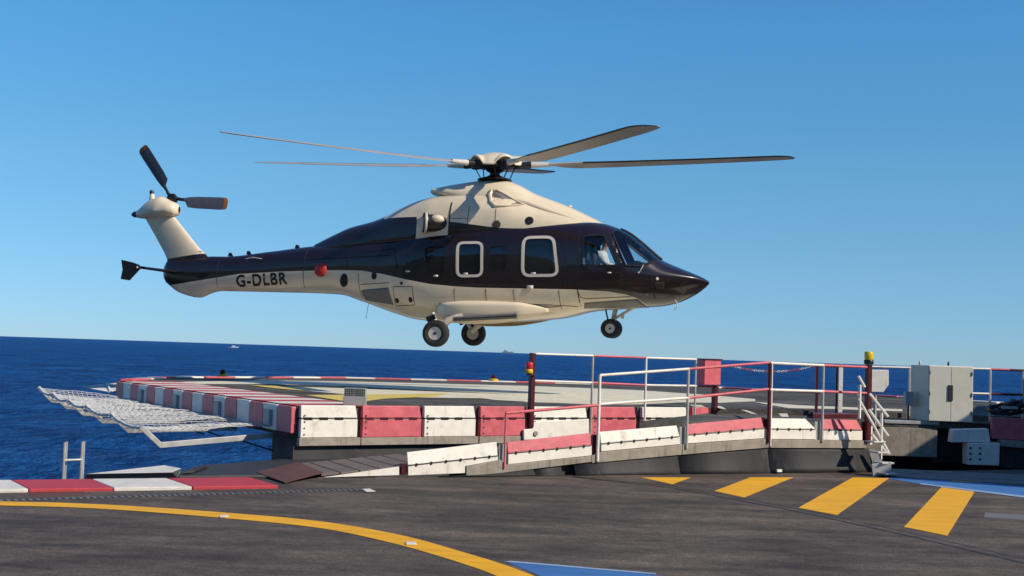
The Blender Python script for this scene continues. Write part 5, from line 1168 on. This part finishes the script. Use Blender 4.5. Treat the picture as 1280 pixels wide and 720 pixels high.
def pilot(yc, label, hand):
    base = HO+HX*2.70+HY*yc+Vector((0, 0, 1.79))
    H = [((0, 0, 0), (.15, .13)), ((.02, 0, .12), (.14, .11)), ((.03, 0, .28), (.15, .115)), ((.05, 0, .42), (.165, .10)), ((.07, 0, .52), .058), ((.09, 0, .60), .055), ((.115, 0, .68), (.078, .09)), ((.12, 0, .77), (.072, .088)),
         ((.05, .18, .44), .06), ((.13, .25, .22), .045), ((.36, .2, .16), .034), ((.44, .17, .18), .026),
         ((.05, -.18, .44), .06), ((.13, -.25, .22), .045), ((.36, -.2, .16), .034), ((.44, -.17, .18), .026),
         ((.08, .09, -.03), .085), ((.50, .13, .05), .065), ((.66, .13, -.28), .045), ((.76, .13, -.32), .04),
         ((.08, -.09, -.03), .085), ((.50, -.13, .05), .065), ((.66, -.13, -.28), .045), ((.76, -.13, -.32), .04)]
    E = [(0, 1), (1, 2), (2, 3), (3, 4), (4, 5), (5, 6), (6, 7), (3, 8), (8, 9), (9, 10), (10, 11), (3, 12), (12, 13), (13, 14), (14, 15), (0, 16), (16, 17), (17, 18), (18, 19), (0, 20), (20, 21), (21, 22), (22, 23)]
    for wr, s in ((11, 1), (15, -1)):     # fingers and thumb rooted in the palm
        c = Vector(H[wr][0])
        for f in range(4):
            L = (.042, .05, .046, .036)[f]; yy = (-.026+.0175*f)*s; k = len(H)
            H.append((tuple(c+Vector((.035, yy, .004))), .0095)); H.append((tuple(c+Vector((.035+L, yy, -.008))), .0085)); H.append((tuple(c+Vector((.035+L*1.1, yy, -.035))), .007))
            E += [(wr, k), (k, k+1), (k+1, k+2)]
        k = len(H); H.append((tuple(c+Vector((.012, -.036*s, .005))), .010)); H.append((tuple(c+Vector((.045, -.048*s, -.004))), .008)); E += [(wr, k), (k, k+1)]
    o = skinned('person', H, E, 'skin', None); o.location = base; o.rotation_euler = (0, 0, -PSI); ORG[o] = base; o['local'] = 1
    tag(o, label, 'person'); o.scale = (1.06, 1.06, 1.04)
    def sub(ob): ob.parent = o
    sub(skinned('shirt', [((0, 0, -.01), (.165, .145)), ((.02, 0, .12), (.16, .13)), ((.03, 0, .28), (.17, .135)), ((.05, 0, .42), (.18, .118)), ((.065, 0, .49), .075), ((.05, .19, .44), .077), ((.13, .258, .22), .062), ((.34, .207, .165), .048), ((.05, -.19, .44), .077), ((.13, -.258, .22), .062), ((.34, -.207, .165), .048)], [(0, 1), (1, 2), (2, 3), (3, 4), (3, 5), (5, 6), (6, 7), (3, 8), (8, 9), (9, 10)], 'shirt', o))
    sub(skinned('trousers', [((.0, 0, -.03), (.16, .14)), ((.08, .09, -.03), .097), ((.50, .13, .05), .078), ((.655, .13, -.26), .06), ((.08, -.09, -.03), .097), ((.50, -.13, .05), .078), ((.655, -.13, -.26), .06)], [(0, 1), (1, 2), (2, 3), (0, 4), (4, 5), (5, 6)], 'trouser', o))
    # hair, face, headset (coordinates local to the person)
    hc = Vector((.115, 0, .735))
    mb = MB(); rows_ = []
    for i in range(9):
        a_ = pi*.56*i/8; rows_.append([hc+Vector((-.012-.04*(1-cos(a_))*.4+.100*sin(a_)*cos(2*pi*k/20), .086*sin(a_)*sin(2*pi*k/20), .02+.108*cos(a_))) for k in range(20)])
    mb.grid(rows_, wrap=True).build('hair', 'hair', o, smooth=True, merge=True)
    fm = MB(); fm.hexa([hc+Vector(q) for q in ((.075, -.014, -.035), (.105, -.012, -.03), (.105, .012, -.03), (.075, .014, -.035), (.07, -.008, .02), (.082, -.006, .02), (.082, .006, .02), (.07, .008, .02))]); fm.build('nose', 'skin', o, bevel=.005)
    for s in (-1, 1):
        MB().lathe([(.0001, 0), (.010, .003), (.006, .008), (0, .009)], hc+Vector((.077, s*.03, .008)), (1, 0, 0), 10).build('eye', 'black', o, smooth=True)
        MB().lathe([(.045, -.012), (.048, .01), (.035, .028), (0, .03)], hc+Vector((-.005, s*.082, -.01)), (0, s, 0), 16).build('headset_cup', 'black', o, smooth=True)
        MB().lathe([(.022, -.012), (.024, .004), (0, .006)], hc+Vector((.012, s*.082, -.045)), (0, s, 0), 10).build('ear', 'skin', o, smooth=True)
    MB().tube([hc+Vector((-.005, .1*cos(a_), .02+.115*sin(a_))) for a_ in np.linspace(-.1, pi+.1, 12)], .012, 6).build('headset_band', 'black', o, smooth=True)
    MB().box(hc+Vector((.083, 0, -.062)), (.012, .045, .008)).build('mouth', 'redcap', o, bevel=.003)
    MB().tube([hc+Vector((.0, -.1, -.03)), hc+Vector((.06, -.085, -.06)), hc+Vector((.1, -.03, -.065))], .006, 6).build('microphone', 'black', o, smooth=True)
pilot(-.48, 'pilot in white shirt and headset in the near cockpit seat', 0)
for o in bpy.data.objects:
    if 'local' in o: del o['local']
